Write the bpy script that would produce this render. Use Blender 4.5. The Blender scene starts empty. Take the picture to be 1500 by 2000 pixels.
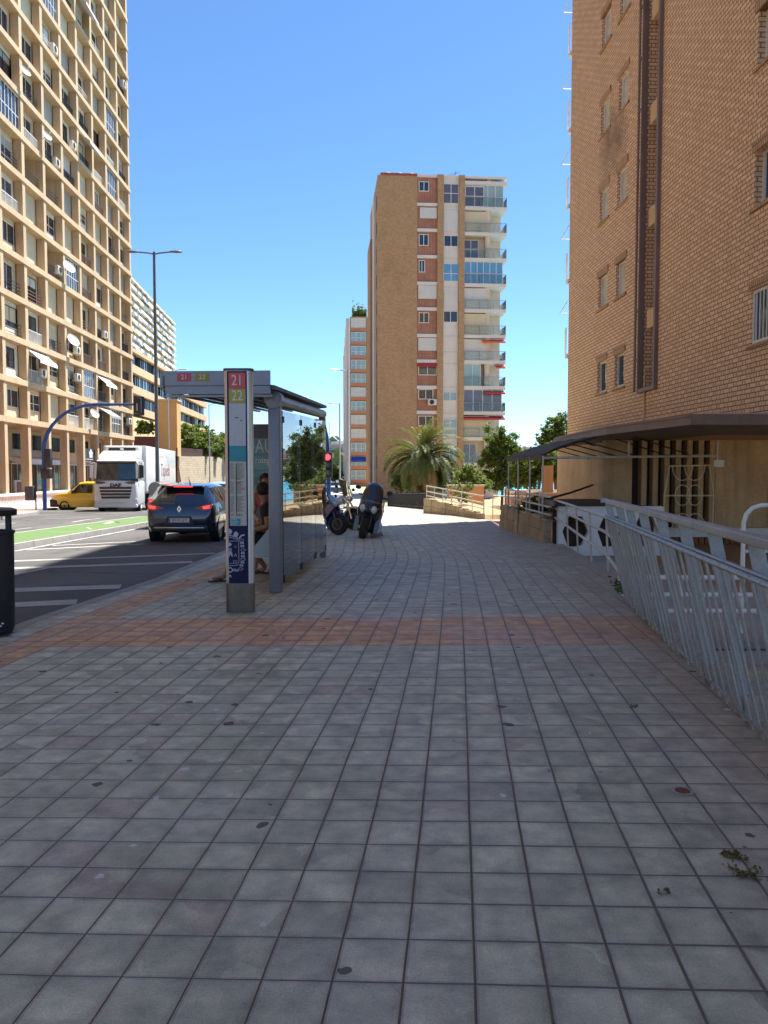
import bpy, bmesh, math, random
from math import radians as R, sin, cos, tan, pi, atan2, sqrt, hypot
from mathutils import Vector, Matrix, Euler, noise as mnoise
random.seed(7)
SC = bpy.context.scene
COL = SC.collection
# ---------------------------------------------------------------- camera geometry (used to turn measurements into places)
F = 1500.0
PITCH = math.atan(78 / 1500.0)
CAMZ = 1.5
def ray(px, py):
    u = (px - 750) / F; v = (1000 - py) / F
    return Vector((u, cos(PITCH) + v * sin(PITCH), -sin(PITCH) + v * cos(PITCH)))
def at(px, py, Y):
    d = ray(px, py); t = Y / d.y
    return Vector((d.x * t, Y, CAMZ + d.z * t))
def gp(px, py, z=0.0):
    d = ray(px, py); t = (z - CAMZ) / d.z
    return Vector((d.x * t, d.y * t, z))
def zs(Y):
    if Y < 8: return 0.0
    if Y < 30: return -.01 * (Y - 8)
    if Y < 60: return -.22 - .03 * (Y - 30)
    return -1.12
def zr(Y): return zs(Y) - .15
def rp(px, py, off=0.0, fn=None):
    fn = fn or zr
    z = -.2
    for _ in range(12):
        p = gp(px, py, z); z = fn(p.y) + off
    return Vector((p.x, p.y, z))
def lin(h):
    c = [int(h[i:i + 2], 16) / 255 for i in (1, 3, 5)]
    return tuple(x / 12.92 if x <= .04045 else ((x + .055) / 1.055) ** 2.4 for x in c)
# ---------------------------------------------------------------- mesh builder
class MB:
    def __init__(s): s.v = []; s.f = []; s.m = []; s.uv = []
    def add(s, vs, fs, mi=0, T=None):
        b = len(s.v)
        if T is not None: vs = [T @ Vector(p) for p in vs]
        s.v += [tuple(p) for p in vs]
        for f in fs: s.f.append(tuple(b + i for i in f)); s.m.append(mi)
        return s
    def box(s, x0, x1, y0, y1, z0, z1, mi=0, T=None):
        vs = [(x, y, z) for x in (x0, x1) for y in (y0, y1) for z in (z0, z1)]
        return s.add(vs, [(0, 1, 3, 2), (4, 6, 7, 5), (0, 4, 5, 1), (2, 3, 7, 6), (0, 2, 6, 4), (1, 5, 7, 3)], mi, T)
    def bbox(s, x0, x1, y0, y1, z0, z1, b=.02, mi=0, T=None, seg=2):
        bm = bmesh.new(); bmesh.ops.create_cube(bm, size=1)
        for v in bm.verts: v.co = ((x0 + x1) / 2 + v.co.x * (x1 - x0), (y0 + y1) / 2 + v.co.y * (y1 - y0), (z0 + z1) / 2 + v.co.z * (z1 - z0))
        bmesh.ops.bevel(bm, geom=bm.edges[:], offset=b, segments=seg, affect='EDGES', profile=.5)
        return s.bm(bm, mi, T)
    def bm(s, bm, mi=0, T=None):
        bm.verts.index_update()
        s.add([v.co.copy() for v in bm.verts], [tuple(v.index for v in f.verts) for f in bm.faces], mi, T); bm.free(); return s
    def quad(s, a, b, c, d, mi=0): return s.add([a, b, c, d], [(0, 1, 2, 3)], mi)
    def prism(s, poly, ax, a, b, mi=0, T=None):
        n = len(poly)
        def P(p, h):
            if ax == 'x': return (h, p[0], p[1])
            if ax == 'y': return (p[0], h, p[1])
            return (p[0], p[1], h)
        vs = [P(p, a) for p in poly] + [P(p, b) for p in poly]
        fs = [tuple(range(n)), tuple(range(2 * n - 1, n - 1, -1))] + [(i, i + n, (i + 1) % n + n, (i + 1) % n) for i in range(n)]
        return s.add(vs, fs, mi, T)
    def tube(s, pts, r, n=8, mi=0, T=None, cap=True, closed=False):
        pts = [Vector(p) for p in pts]; N = len(pts)
        rr = r if isinstance(r, (list, tuple)) else [r] * N
        vs = []; prev = None
        for i, p in enumerate(pts):
            if closed: d = pts[(i + 1) % N] - pts[i - 1]
            else: d = pts[min(i + 1, N - 1)] - pts[max(i - 1, 0)]
            d.normalize()
            if prev is None:
                a = Vector((0, 0, 1)) if abs(d.z) < .9 else Vector((1, 0, 0))
                x = a.cross(d).normalized()
            else:
                x = (prev - d * prev.dot(d)).normalized()
            prev = x; y = d.cross(x)
            for k in range(n):
                t = 2 * pi * k / n
                vs.append(p + (x * cos(t) + y * sin(t)) * rr[i])
        fs = []
        for i in range(N if closed else N - 1):
            j = (i + 1) % N
            for k in range(n): fs.append((i * n + k, i * n + (k + 1) % n, j * n + (k + 1) % n, j * n + k))
        if cap and not closed: fs += [tuple(range(n - 1, -1, -1)), tuple((N - 1) * n + k for k in range(n))]
        return s.add(vs, fs, mi, T)
    def lathe(s, prof, n=16, mi=0, T=None, cap=True):          # prof (r,z) about z
        vs = []; fs = []
        for r, z in prof:
            for k in range(n): vs.append((r * cos(2 * pi * k / n), r * sin(2 * pi * k / n), z))
        for i in range(len(prof) - 1):
            for k in range(n): fs.append((i * n + k, i * n + (k + 1) % n, (i + 1) * n + (k + 1) % n, (i + 1) * n + k))
        if cap and prof[0][0] > 1e-4: fs.append(tuple(range(n - 1, -1, -1)))
        if cap and prof[-1][0] > 1e-4: fs.append(tuple((len(prof) - 1) * n + k for k in range(n)))
        return s.add(vs, fs, mi, T)
    def ball(s, c, rx, ry=None, rz=None, n=12, m=8, mi=0, T=None):
        ry = ry or rx; rz = rz or rx
        M_ = Matrix.Translation(c) @ Matrix.Diagonal((rx, ry, rz, 1))
        if T is not None: M_ = T @ M_
        return s.lathe([(max(sin(pi * i / m), 1e-5), -cos(pi * i / m)) for i in range(m + 1)], n, mi, M_)
    def loft(s, rings, mi=0, closed=True, cap=True, T=None):
        n = len(rings[0]); vs = [p for r in rings for p in r]; fs = []
        for i in range(len(rings) - 1):
            for k in range(n if closed else n - 1):
                fs.append((i * n + k, i * n + (k + 1) % n, (i + 1) * n + (k + 1) % n, (i + 1) * n + k))
        if cap and closed: fs += [tuple(range(n - 1, -1, -1)), tuple((len(rings) - 1) * n + k for k in range(n))]
        return s.add(vs, fs, mi, T)
    def build(s, name, mats, parent=None, smooth=None, loc=None, rz=None, fixn=True):
        me = bpy.data.meshes.new(name); me.from_pydata(s.v, [], s.f)
        if not isinstance(mats, (list, tuple)): mats = [mats]
        for m in mats: me.materials.append(m)
        if any(s.m): me.polygons.foreach_set('material_index', s.m)
        if fixn and len(s.f) < 30000:
            b = bmesh.new(); b.from_mesh(me); bmesh.ops.recalc_face_normals(b, faces=b.faces); b.to_mesh(me); b.free()
        if s.uv:
            ul = me.uv_layers.new(name='UVMap')
            for l in me.loops: ul.data[l.index].uv = s.uv[l.vertex_index]
        if smooth:
            me.shade_smooth(); me.set_sharp_from_angle(angle=R(smooth))
        me.update()
        o = bpy.data.objects.new(name, me); COL.objects.link(o)
        if parent: o.parent = parent
        if loc: o.location = loc
        if rz is not None: o.rotation_euler = (0, 0, rz)
        return o
def tag(o, label=None, cat=None, group=None, kind=None):
    if label: o['label'] = label
    if cat: o['category'] = cat
    if group: o['group'] = group
    if kind: o['kind'] = kind
    return o
def thing(name, label, cat, loc=(0, 0, 0), rz=0, group=None):
    o = bpy.data.objects.new(name, None); COL.objects.link(o); o.empty_display_size = .1
    o.location = loc; o.rotation_euler = (0, 0, rz)
    return tag(o, label, cat, group)
def copy_tree(o, parent=None):
    c = o.copy(); COL.objects.link(c)
    if parent: c.parent = parent
    for ch in list(o.children): copy_tree(ch, c)
    return c
def text_mesh(name, txt, size, m, T, parent=None, ext=.002, sx=1.0, align='CENTER', shear=0, weight=0):
    cu = bpy.data.curves.new(name, 'FONT'); cu.body = txt; cu.size = size; cu.extrude = ext
    cu.align_x = align; cu.align_y = 'CENTER'; cu.shear = shear; cu.offset = weight; cu.resolution_u = 3
    o = bpy.data.objects.new(name, cu); COL.objects.link(o)
    dg = bpy.context.evaluated_depsgraph_get()
    me = bpy.data.meshes.new_from_object(o.evaluated_get(dg)); me.name = name
    bpy.data.objects.remove(o); bpy.data.curves.remove(cu)
    me.transform(T @ Matrix.Diagonal((sx, 1, 1, 1))); me.materials.clear(); me.materials.append(m)
    q = bpy.data.objects.new(name, me); COL.objects.link(q)
    if parent: q.parent = parent
    return q
FRONT = Matrix.Rotation(R(90), 4, 'X')            # text standing up, read from -y
def skin(name, pts, edges, m, parent=None, sub=2, root=0):
    me = bpy.data.meshes.new(name); me.from_pydata([p[0] for p in pts], edges, [])
    o = bpy.data.objects.new(name, me); COL.objects.link(o)
    mod = o.modifiers.new('skin', 'SKIN'); mod.use_smooth_shade = True
    sv = me.skin_vertices[0].data
    for i, p in enumerate(pts):
        r = p[1]; sv[i].radius = r if isinstance(r, tuple) else (r, r); sv[i].use_root = (i == root)
    sb = o.modifiers.new('sub', 'SUBSURF'); sb.levels = sub; sb.render_levels = sub
    dg = bpy.context.evaluated_depsgraph_get()
    me2 = bpy.data.meshes.new_from_object(o.evaluated_get(dg)); me2.name = name
    bpy.data.objects.remove(o)
    me2.materials.clear(); me2.materials.append(m); me2.shade_smooth()
    q = bpy.data.objects.new(name, me2); COL.objects.link(q)
    if parent: q.parent = parent
    return q
# ---------------------------------------------------------------- materials
class NT:
    def __init__(s, name):
        s.mat = bpy.data.materials.new(name); s.mat.use_nodes = True
        s.t = s.mat.node_tree; s.b = s.t.nodes['Principled BSDF']; s.out = s.t.nodes['Material Output']
    def n(s, typ, ins=None, **props):
        nd = s.t.nodes.new('ShaderNode' + typ)
        for k, v in props.items(): setattr(nd, k, v)
        for k, v in (ins or {}).items():
            sock = nd.inputs[k]
            if isinstance(v, bpy.types.NodeSocket): s.t.links.new(v, sock)
            else: sock.default_value = v
        return nd
    def l(s, a, b): s.t.links.new(a, b)
    def math(s, op, a, b=0.0, clamp=False):
        nd = s.n('Math', {0: a, 1: b}, operation=op, use_clamp=clamp); return nd.outputs[0]
    def mix(s, f, a, b, mode='MIX'):
        nd = s.n('MixRGB', {'Fac': f, 'Color1': a, 'Color2': b}, blend_type=mode); return nd.outputs[0]
    def rng(s, x, a, b, c=0., d=1.):
        nd = s.n('MapRange', {0: x, 1: a, 2: b, 3: c, 4: d}); return nd.outputs[0]
def c4(c): return (c[0], c[1], c[2], 1)
def mul(c, k): return tuple(min(x * k, .95) for x in c)
_MC = {}
def mat(name, col, rough=.6, metal=0., var=.12, scale=1.5, fine=.06, bump=0., bscale=40., spec=.5, coat=0., emit=0., streak=0.):
    if name in _MC: return _MC[name]
    if isinstance(col, str): col = lin(col)
    N = NT(name); b = N.b
    tc = N.n('TexCoord').outputs['Object']
    no = N.n('TexNoise', {'Vector': tc, 'Scale': scale, 'Detail': 6., 'Roughness': .6}).outputs[0]
    c = N.mix(N.rng(no, .3, .7), c4(mul(col, 1 - var)), c4(mul(col, 1 + var)))
    n2 = N.n('TexNoise', {'Vector': tc, 'Scale': bscale, 'Detail': 3.}).outputs[0]
    if fine: c = N.mix(1., c, N.mix(N.rng(n2, .3, .7), (1 - fine,) * 3 + (1,), (1 + fine,) * 3 + (1,)), 'MULTIPLY')
    if streak:
        mp = N.n('Mapping', {'Vector': tc, 'Scale': (6, 6, .5)}).outputs[0]
        sn = N.n('TexNoise', {'Vector': mp, 'Scale': 1., 'Detail': 4.}).outputs[0]
        c = N.mix(N.rng(sn, .5, .72, 0, streak), c, c4(mul(col, .45)))
    N.l(c, b.inputs['Base Color'])
    b.inputs['Roughness'].default_value = rough; b.inputs['Metallic'].default_value = metal
    b.inputs['Specular IOR Level'].default_value = spec; b.inputs['Coat Weight'].default_value = coat
    b.inputs['Coat Roughness'].default_value = .05
    if emit:
        b.inputs['Emission Color'].default_value = c4(col); b.inputs['Emission Strength'].default_value = emit
    if bump:
        N.l(N.n('Bump', {'Height': n2, 'Strength': bump, 'Distance': .01}).outputs[0], b.inputs['Normal'])
    _MC[name] = N.mat
    return N.mat
def brick(name, c1, c2, mortar, bw=.25, bh=.1, ms=.012, stain=.25, bump=.5, hd=0.):
    """running bond, or with hd > 0 alternate stretchers (bw) and headers (hd) in every course"""
    N = NT(name); b = N.b
    tc = N.n('TexCoord').outputs['Object']
    sp = N.n('SeparateXYZ', {0: tc}).outputs
    wob = N.n('TexNoise', {'Vector': tc, 'Scale': 7., 'Detail': 2.}).outputs['Color']
    ws = N.n('SeparateXYZ', {0: wob}).outputs
    u = N.math('ADD', N.math('ADD', sp[0], sp[1]), N.math('MULTIPLY', ws[0], .016))
    v = N.math('ADD', sp[2], N.math('MULTIPLY', ws[1], .012))
    row = N.math('FLOOR', N.math('DIVIDE', v, bh))
    fv = N.math('SUBTRACT', v, N.math('MULTIPLY', row, bh))
    P = bw + hd if hd else bw
    off = N.math('MULTIPLY', N.math('MODULO', row, 2.), P / 2)
    uu = N.math('DIVIDE', N.math('ADD', u, N.math('ADD', off, 500 * P)), P)
    ci = N.math('FLOOR', uu); t = N.math('MULTIPLY', N.math('SUBTRACT', uu, ci), P)
    isl = N.math('LESS_THAN', t, bw) if hd else None
    d = N.math('MINIMUM', t, N.math('SUBTRACT', P, t))
    if hd: d = N.math('MINIMUM', d, N.math('ABSOLUTE', N.math('SUBTRACT', t, bw)))
    dv = N.math('MINIMUM', fv, N.math('SUBTRACT', bh, fv))
    dm = N.math('MINIMUM', d, dv)
    face = N.rng(dm, ms * .55, ms * 1.1)
    rv = N.n('CombineXYZ', {0: ci, 1: row, 2: isl if hd else 0.}).outputs[0]
    rnd = N.n('TexWhiteNoise', {'Vector': rv}, noise_dimensions='3D').outputs
    big = N.n('TexNoise', {'Vector': tc, 'Scale': .35, 'Detail': 8., 'Roughness': .65}).outputs[0]
    fn = N.n('TexNoise', {'Vector': tc, 'Scale': 30., 'Detail': 4.}).outputs[0]
    c = N.mix(rnd[0], c4(c2), c4(c1))
    c = N.mix(N.rng(big, .48, .75, 0, stain), c, c4(mul(c1, .45)))
    c = N.mix(face, c4(mortar), c)
    c = N.mix(1., c, N.mix(fn, (.82, .82, .82, 1), (1.15, 1.15, 1.15, 1)), 'MULTIPLY')
    N.l(c, b.inputs['Base Color']); b.inputs['Roughness'].default_value = .85; b.inputs['Specular IOR Level'].default_value = .25
    h = N.math('ADD', face, N.math('MULTIPLY', fn, .35)); h = N.math('ADD', h, N.math('MULTIPLY', rnd[0], .15))
    N.l(N.n('Bump', {'Height': h, 'Strength': bump, 'Distance': .02}).outputs[0], b.inputs['Normal'])
    return N.mat
def glass_thin(name, tint=(.86, .93, .92), ior=1.5, alpha=1.0):
    N = NT(name)
    tr = N.n('BsdfTransparent', {'Color': c4(tint)}).outputs[0]
    gl = N.n('BsdfGlossy', {'Color': (1, 1, 1, 1), 'Roughness': .01}).outputs[0]
    tc = N.n('TexCoord').outputs['Object']
    nz = N.n('TexNoise', {'Vector': tc, 'Scale': 3., 'Detail': 4.}).outputs[0]
    fr = N.n('Fresnel', {'IOR': ior}).outputs[0]
    m1 = N.n('MixShader', {0: fr, 1: tr, 2: gl}).outputs[0]
    df = N.n('BsdfDiffuse', {'Color': (.5, .52, .5, 1)}).outputs[0]
    m2 = N.n('MixShader', {0: N.rng(nz, .35, .8, .015, .09), 1: m1, 2: df}).outputs[0]
    N.l(m2, N.out.inputs[0]); return N.mat
def leaf_mat(name, ca, cb, trans=.35, rough=.55):
    N = NT(name); b = N.b
    g = N.n('NewGeometry').outputs['Random Per Island']
    tc = N.n('TexCoord').outputs['Object']
    no = N.n('TexNoise', {'Vector': tc, 'Scale': .9, 'Detail': 3.}).outputs[0]
    f = N.math('ADD', N.math('MULTIPLY', g, .6), N.math('MULTIPLY', N.rng(no, .3, .7), .4))
    c = N.mix(f, c4(ca), c4(cb))
    N.l(c, b.inputs['Base Color']); b.inputs['Roughness'].default_value = rough; b.inputs['Specular IOR Level'].default_value = .3
    t = N.n('BsdfTranslucent', {'Color': N.mix(1., c, (1.5, 1.45, .6, 1), 'MULTIPLY')}).outputs[0]
    N.l(N.n('MixShader', {0: trans, 1: b.outputs[0], 2: t}).outputs[0], N.out.inputs[0])
    return N.mat
# ---------------------------------------------------------------- world, sun, camera
SUN_EL = R(65); SUN_AZ = atan2(.8, .6)
SKY_S = .09; SUN_S = 4.5; EXPO = 1.62
w = bpy.data.worlds.new('World'); SC.world = w; w.use_nodes = True
bg = w.node_tree.nodes['Background']
sky = w.node_tree.nodes.new('ShaderNodeTexSky'); sky.sky_type = 'NISHITA'; sky.sun_disc = False
sky.sun_elevation = SUN_EL; sky.sun_rotation = SUN_AZ; sky.air_density = .8; sky.dust_density = .25; sky.ozone_density = 6.0; sky.altitude = 1000
hs = w.node_tree.nodes.new('ShaderNodeHueSaturation'); hs.inputs['Saturation'].default_value = 1.07; hs.inputs['Hue'].default_value = .497
w.node_tree.links.new(sky.outputs[0], hs.inputs['Color']); w.node_tree.links.new(hs.outputs[0], bg.inputs[0]); bg.inputs[1].default_value = SKY_S
sl = bpy.data.lights.new('sun', 'SUN'); sl.energy = SUN_S; sl.angle = R(.5); sl.color = (1, .955, .88)
so = bpy.data.objects.new('sun', sl); COL.objects.link(so)
sdir = Vector((sin(SUN_AZ) * cos(SUN_EL), cos(SUN_AZ) * cos(SUN_EL), sin(SUN_EL)))
so.rotation_euler = sdir.to_track_quat('Z', 'Y').to_euler(); so.location = (20, 10, 60)
cd = bpy.data.cameras.new('camera'); cam = bpy.data.objects.new('camera', cd); COL.objects.link(cam)
cd.sensor_fit = 'VERTICAL'; cd.sensor_height = 24; cd.sensor_width = 18; cd.lens = 18; cd.clip_end = 8000; cd.clip_start = .05
cam.location = (0, 0, CAMZ); cam.rotation_euler = (R(90) - PITCH, 0, 0); SC.camera = cam
SC.view_settings.view_transform = 'Standard'; SC.view_settings.look = 'None'; SC.view_settings.gamma = 1
SC.view_settings.exposure = EXPO
SC.cycles.use_denoising = True; SC.cycles.max_bounces = 8; SC.cycles.transparent_max_bounces = 16
SC.cycles.caustics_reflective = False; SC.cycles.caustics_refractive = False; SC.cycles.sample_clamp_indirect = 6
# ---------------------------------------------------------------- common materials
ALU = mat('brushed_aluminium', '#b9bcc2', .35, .75, .06, 4, .05)
GALV = mat('galvanised_steel', '#9aa0a6', .48, .4, .10, 5, .10, .1, 60, streak=.1)
STEEL = mat('stainless_steel', '#77736d', .28, .9, .2, 3, .12, 0, 50, streak=.3)
BLACK = mat('black_plastic', (.012, .012, .014), .45, 0, .15, 3, .05)
RUB = mat('tyre_rubber', (.014, .014, .015), .8, 0, .2, 6, .1, .2, 80)
WHITE = mat('white_paint', (.74, .74, .72), .4, 0, .06, 2, .05, streak=.06)
CHROME = mat('chrome', (.75, .75, .76), .12, 1., .03, 3, 0)
DARKGLASS = mat('dark_window_glass', (.02, .028, .035), .06, 0, .5, .7, .05, spec=.9)
ASPH = None
def asphalt():
    N = NT('asphalt'); tc = N.n('TexCoord').outputs['Object']
    a = N.n('TexNoise', {'Vector': tc, 'Scale': 90., 'Detail': 4.}).outputs[0]
    b_ = N.n('TexNoise', {'Vector': N.n('Mapping', {'Vector': tc, 'Scale': (.5, .12, 1), 'Rotation': (0, 0, .05)}).outputs[0], 'Scale': 1.2, 'Detail': 6.}).outputs[0]
    c = N.mix(N.rng(b_, .3, .7), (.058, .056, .054, 1), (.115, .11, .103, 1))
    pt = N.n('TexNoise', {'Vector': tc, 'Scale': .35, 'Detail': 2.}).outputs[0]
    c = N.mix(N.rng(pt, .56, .58, 0, .5), c, (.045, .044, .044, 1))
    ck = N.n('TexVoronoi', {'Vector': N.n('VectorMath', {0: tc, 1: N.n('TexNoise', {'Vector': tc, 'Scale': 2., 'Detail': 4.}).outputs['Color']}, operation='ADD').outputs[0], 'Scale': .28}, feature='DISTANCE_TO_EDGE').outputs['Distance']
    c = N.mix(N.rng(ck, .004, .012, .7, 0), c, (.02, .02, .02, 1))
    c = N.mix(1., c, N.mix(N.rng(a, .3, .7), (.65, .65, .65, 1), (1.35, 1.35, 1.35, 1)), 'MULTIPLY')
    N.l(c, N.b.inputs['Base Color']); N.b.inputs['Roughness'].default_value = .85
    N.l(N.n('Bump', {'Height': a, 'Strength': .4, 'Distance': .01}).outputs[0], N.b.inputs['Normal'])
    return N.mat
ASPH = asphalt()
def pavers():
    N = NT('pavement_tiles'); uv = N.n('UVMap', uv_map='UVMap').outputs[0]; tc = N.n('TexCoord').outputs['Object']
    wob = N.n('TexNoise', {'Vector': tc, 'Scale': 1.7, 'Detail': 3.}).outputs['Color']
    wob = N.n('VectorMath', {0: wob, 1: (.5, .5, .5)}, operation='SUBTRACT').outputs[0]
    vec = N.n('VectorMath', {0: uv, 1: N.n('VectorMath', {0: wob, 'Scale': .045}, operation='SCALE').outputs[0]}, operation='ADD').outputs[0]
    s = N.n('SeparateXYZ', {0: vec}).outputs; u, v = s[0], s[1]
    cell = N.n('VectorMath', {0: vec}, operation='FLOOR').outputs[0]
    rnd = N.n('TexWhiteNoise', {'Vector': cell}, noise_dimensions='3D').outputs
    fu = N.math('FRACT', u); fv = N.math('FRACT', v)
    du = N.math('MINIMUM', fu, N.math('SUBTRACT', 1., fu)); dv = N.math('MINIMUM', fv, N.math('SUBTRACT', 1., fv))
    jn = N.n('TexNoise', {'Vector': tc, 'Scale': .45, 'Detail': 2.}).outputs[0]
    spx = N.n('SeparateXYZ', {0: tc}).outputs
    right = N.rng(spx[0], -.6, 1.6)
    near = N.rng(spx[1], 9., 1.5)
    wj = N.math('MULTIPLY', N.math('ADD', .0125, N.math('MULTIPLY', right, N.math('MULTIPLY', near, .014))), N.rng(jn, .3, .7, .7, 1.4))
    e1 = N.math('LESS_THAN', du, wj); e2 = N.math('LESS_THAN', dv, N.math('MULTIPLY', wj, .85))
    joint = N.math('MAXIMUM', e1, e2)
    dmin = N.math('MINIMUM', du, dv)
    big = N.n('TexNoise', {'Vector': tc, 'Scale': .8, 'Detail': 6., 'Roughness': .62}).outputs[0]
    med = N.n('TexNoise', {'Vector': tc, 'Scale': 7., 'Detail': 6., 'Roughness': .6}).outputs[0]
    fine = N.n('TexNoise', {'Vector': tc, 'Scale': 140., 'Detail': 3.}).outputs[0]
    base = N.mix(rnd[0], (.38, .375, .28, 1), (.53, .525, .395, 1))
    base = N.mix(N.math('LESS_THAN', N.n('SeparateXYZ', {0: rnd[1]}).outputs[1], .08), base, (.41, .36, .29, 1))
    # red clay band and kerb strip
    band = N.math('MULTIPLY', N.math('GREATER_THAN', v, 0.), N.math('LESS_THAN', v, 6.))
    band = N.math('MULTIPLY', band, N.math('GREATER_THAN', u, 0.))
    strip = N.math('MULTIPLY', N.math('GREATER_THAN', u, 0.), N.math('LESS_THAN', u, 2.))
    red = N.mix(rnd[0], (.54, .28, .14, 1), (.69, .41, .215, 1))
    rm = N.math('MAXIMUM', band, strip)
    base = N.mix(rm, base, red)
    # paler worn centre of each tile, dirt towards the fence, stains
    base = N.mix(N.rng(dmin, .02, .16, .3, 0), base, (.16, .14, .12, 1))
    base = N.mix(N.rng(big, .46, .72, 0, .45), base, (.50, .48, .45, 1))
    base = N.mix(N.math('MULTIPLY', N.rng(spx[0], .7, 2.6), N.rng(big, .2, .6, .25, .75)), base, (.27, .20, .145, 1))
    st1 = N.n('TexNoise', {'Vector': N.n('Mapping', {'Vector': tc, 'Location': (3.7, 1.3, 0)}).outputs[0], 'Scale': 1.15, 'Detail': 7., 'Roughness': .55, 'Distortion': .6}).outputs[0]
    base = N.mix(N.rng(st1, .60, .70, 0, .42), base, (.15, .14, .125, 1))
    base = N.mix(N.rng(N.math('MINIMUM', fu, fv), .10, .02, 0, .3), base, (.62, .60, .56, 1))  # painted rim light: pale line along two edges of each tile
    base = N.mix(1., base, N.mix(N.rng(med, .3, .7), (.66, .66, .66, 1), (1.30, 1.30, 1.30, 1)), 'MULTIPLY')
    base = N.mix(1., base, N.mix(N.rng(fine, .3, .7), (.84, .84, .84, 1), (1.16, 1.16, 1.16, 1)), 'MULTIPLY')
    jc = N.mix(N.math('MULTIPLY', right, near), (.085, .078, .072, 1), (.19, .15, .115, 1))
    c = N.mix(joint, base, jc)
    # chewing gum and droppings
    wb2 = N.n('TexNoise', {'Vector': tc, 'Scale': 22., 'Detail': 2.}).outputs['Color']
    for sc, th, pr, colr in ((2.4, .085, .62, (.03, .03, .032, 1)), (3.1, .06, .75, (.62, .62, .6, 1)), (1.1, .05, .8, (.05, .042, .036, 1))):
        vo = N.n('TexVoronoi', {'Vector': N.n('VectorMath', {0: N.n('VectorMath', {0: tc, 1: N.n('VectorMath', {0: wb2, 'Scale': .05}, operation='SCALE').outputs[0]}, operation='ADD').outputs[0], 1: N.n('VectorMath', {0: wob, 'Scale': .12}, operation='SCALE').outputs[0]}, operation='ADD').outputs[0], 'Scale': sc}, voronoi_dimensions='2D')
        hit = N.math('MULTIPLY', N.math('LESS_THAN', vo.outputs['Distance'], N.math('MULTIPLY', N.n('SeparateColor', {0: vo.outputs['Color']}).outputs[1], th)),
                     N.math('GREATER_THAN', N.n('SeparateColor', {0: vo.outputs['Color']}).outputs[0], pr))
        c = N.mix(N.math('MULTIPLY', hit, .85), c, colr)
    N.l(c, N.b.inputs['Base Color'])
    N.l(N.rng(med, .3, .7, .5, .8), N.b.inputs['Roughness']); N.b.inputs['Specular IOR Level'].default_value = .45
    h = N.math('ADD', N.math('MULTIPLY', N.rng(dmin, 0., .05), 1.), N.math('MULTIPLY', fine, .12))
    h = N.math('ADD', h, N.math('MULTIPLY', rnd[0], .25))
    # raised dots on the kerb strip
    su = N.math('ABSOLUTE', N.math('SINE', N.math('MULTIPLY', u, 4 * pi))); sv = N.math('ABSOLUTE', N.math('SINE', N.math('MULTIPLY', v, 4 * pi)))
    h = N.math('ADD', h, N.math('MULTIPLY', N.math('MULTIPLY', su, sv), N.math('MULTIPLY', strip, .8)))
    N.l(N.n('Bump', {'Height': h, 'Strength': .7, 'Distance': .012}).outputs[0], N.b.inputs['Normal'])
    return N.mat
def interp(tab, y):
    if y <= tab[0][0]: return tab[0][1]
    for (a, b), (c, d) in zip(tab, tab[1:]):
        if y <= c: return b + (d - b) * (y - a) / (c - a)
    return tab[-1][1]
KERB = [(-8, -4.75), (0, -4.08), (7.55, -3.62), (10.87, -3.30), (15.3, -3.2), (20, -3.25), (30, -3.7), (45, -4.4), (90, -6.5), (400, -20)]
REDGE = [(-8, .32), (0, 1.5), (9, 2.84), (11.9, 3.35), (17.5, 3.82), (22.5, 3.48), (27.4, 3.72), (35, 2.05), (43, 2.3), (57, .3), (80, -1.7), (130, -4), (400, -16)]
LKERB = [(-8, -13), (20, -13.4), (31, -15.4), (38, -17.4), (42, -19), (44, -21.5), (90, -23.6), (170, -27.2), (400, -38)]
def shift(Y):
    if Y < 12.5: return .097 * Y - (.0011 * (Y - 5) ** 2 if Y > 5 else 0)
    s0 = .097 * 12.5 - .0011 * 56.25; m0 = .0805; T = 3.2; m1 = -.035
    if Y < 12.5 + T:
        t = Y - 12.5; return s0 + m0 * t + (m1 - m0) / T * t * t / 2
    return s0 + (m0 + m1) / 2 * T + m1 * (Y - 12.5 - T)
ys = [-6 + .5 * i for i in range(0, 133)] + [62, 66, 72, 80, 90, 110, 140, 200, 300, 400]
pv = MB(); NC = 7
for Y in ys:
    x0 = interp(KERB, Y) + .14; x1 = interp(REDGE, Y)
    for k in range(NC):
        X = x0 + (x1 - x0) * k / (NC - 1)
        pv.v.append((X, Y, zs(Y)))
        kk = .06 - .012 * max(0, min(Y, 7.5))
        pv.uv.append(((X - shift(Y) + 3.935) / .21, (Y + kk * X) / .21 - 31.4))
for i in range(len(ys) - 1):
    for k in range(NC - 1):
        a = i * NC + k; pv.f.append((a, a + 1, a + NC + 1, a + NC)); pv.m.append(0)
tag(pv.build('pavement', pavers()), kind='structure')
def ribbon(name, fa, fb, z, m, ys_, kind='structure', thick=0):
    b = MB()
    for Y in ys_:
        b.v += [(fa(Y), Y, z(Y)), (fb(Y), Y, z(Y))]
    for i in range(len(ys_) - 1):
        b.f.append((2 * i, 2 * i + 1, 2 * i + 3, 2 * i + 2)); b.m.append(0)
    if thick:
        n = len(b.v); b.v += [(x, y, zz - thick) for x, y, zz in b.v[:n]]
        for i in range(len(ys_) - 1):
            for o_ in (0, 1):
                b.f.append((2 * i + o_, 2 * i + 2 + o_, n + 2 * i + 2 + o_, n + 2 * i + o_)); b.m.append(0)
        b.f.append((0, 1, n + 1, n)); b.f.append((2 * len(ys_) - 2, 2 * len(ys_) - 1, n + 2 * len(ys_) - 1, n + 2 * len(ys_) - 2)); b.m += [0, 0]
    o = b.build(name, m); return tag(o, kind=kind)
ysr = [-6 + 1.0 * i for i in range(0, 67)] + [62, 66, 72, 80, 90, 110, 140, 200, 300, 400]
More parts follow.
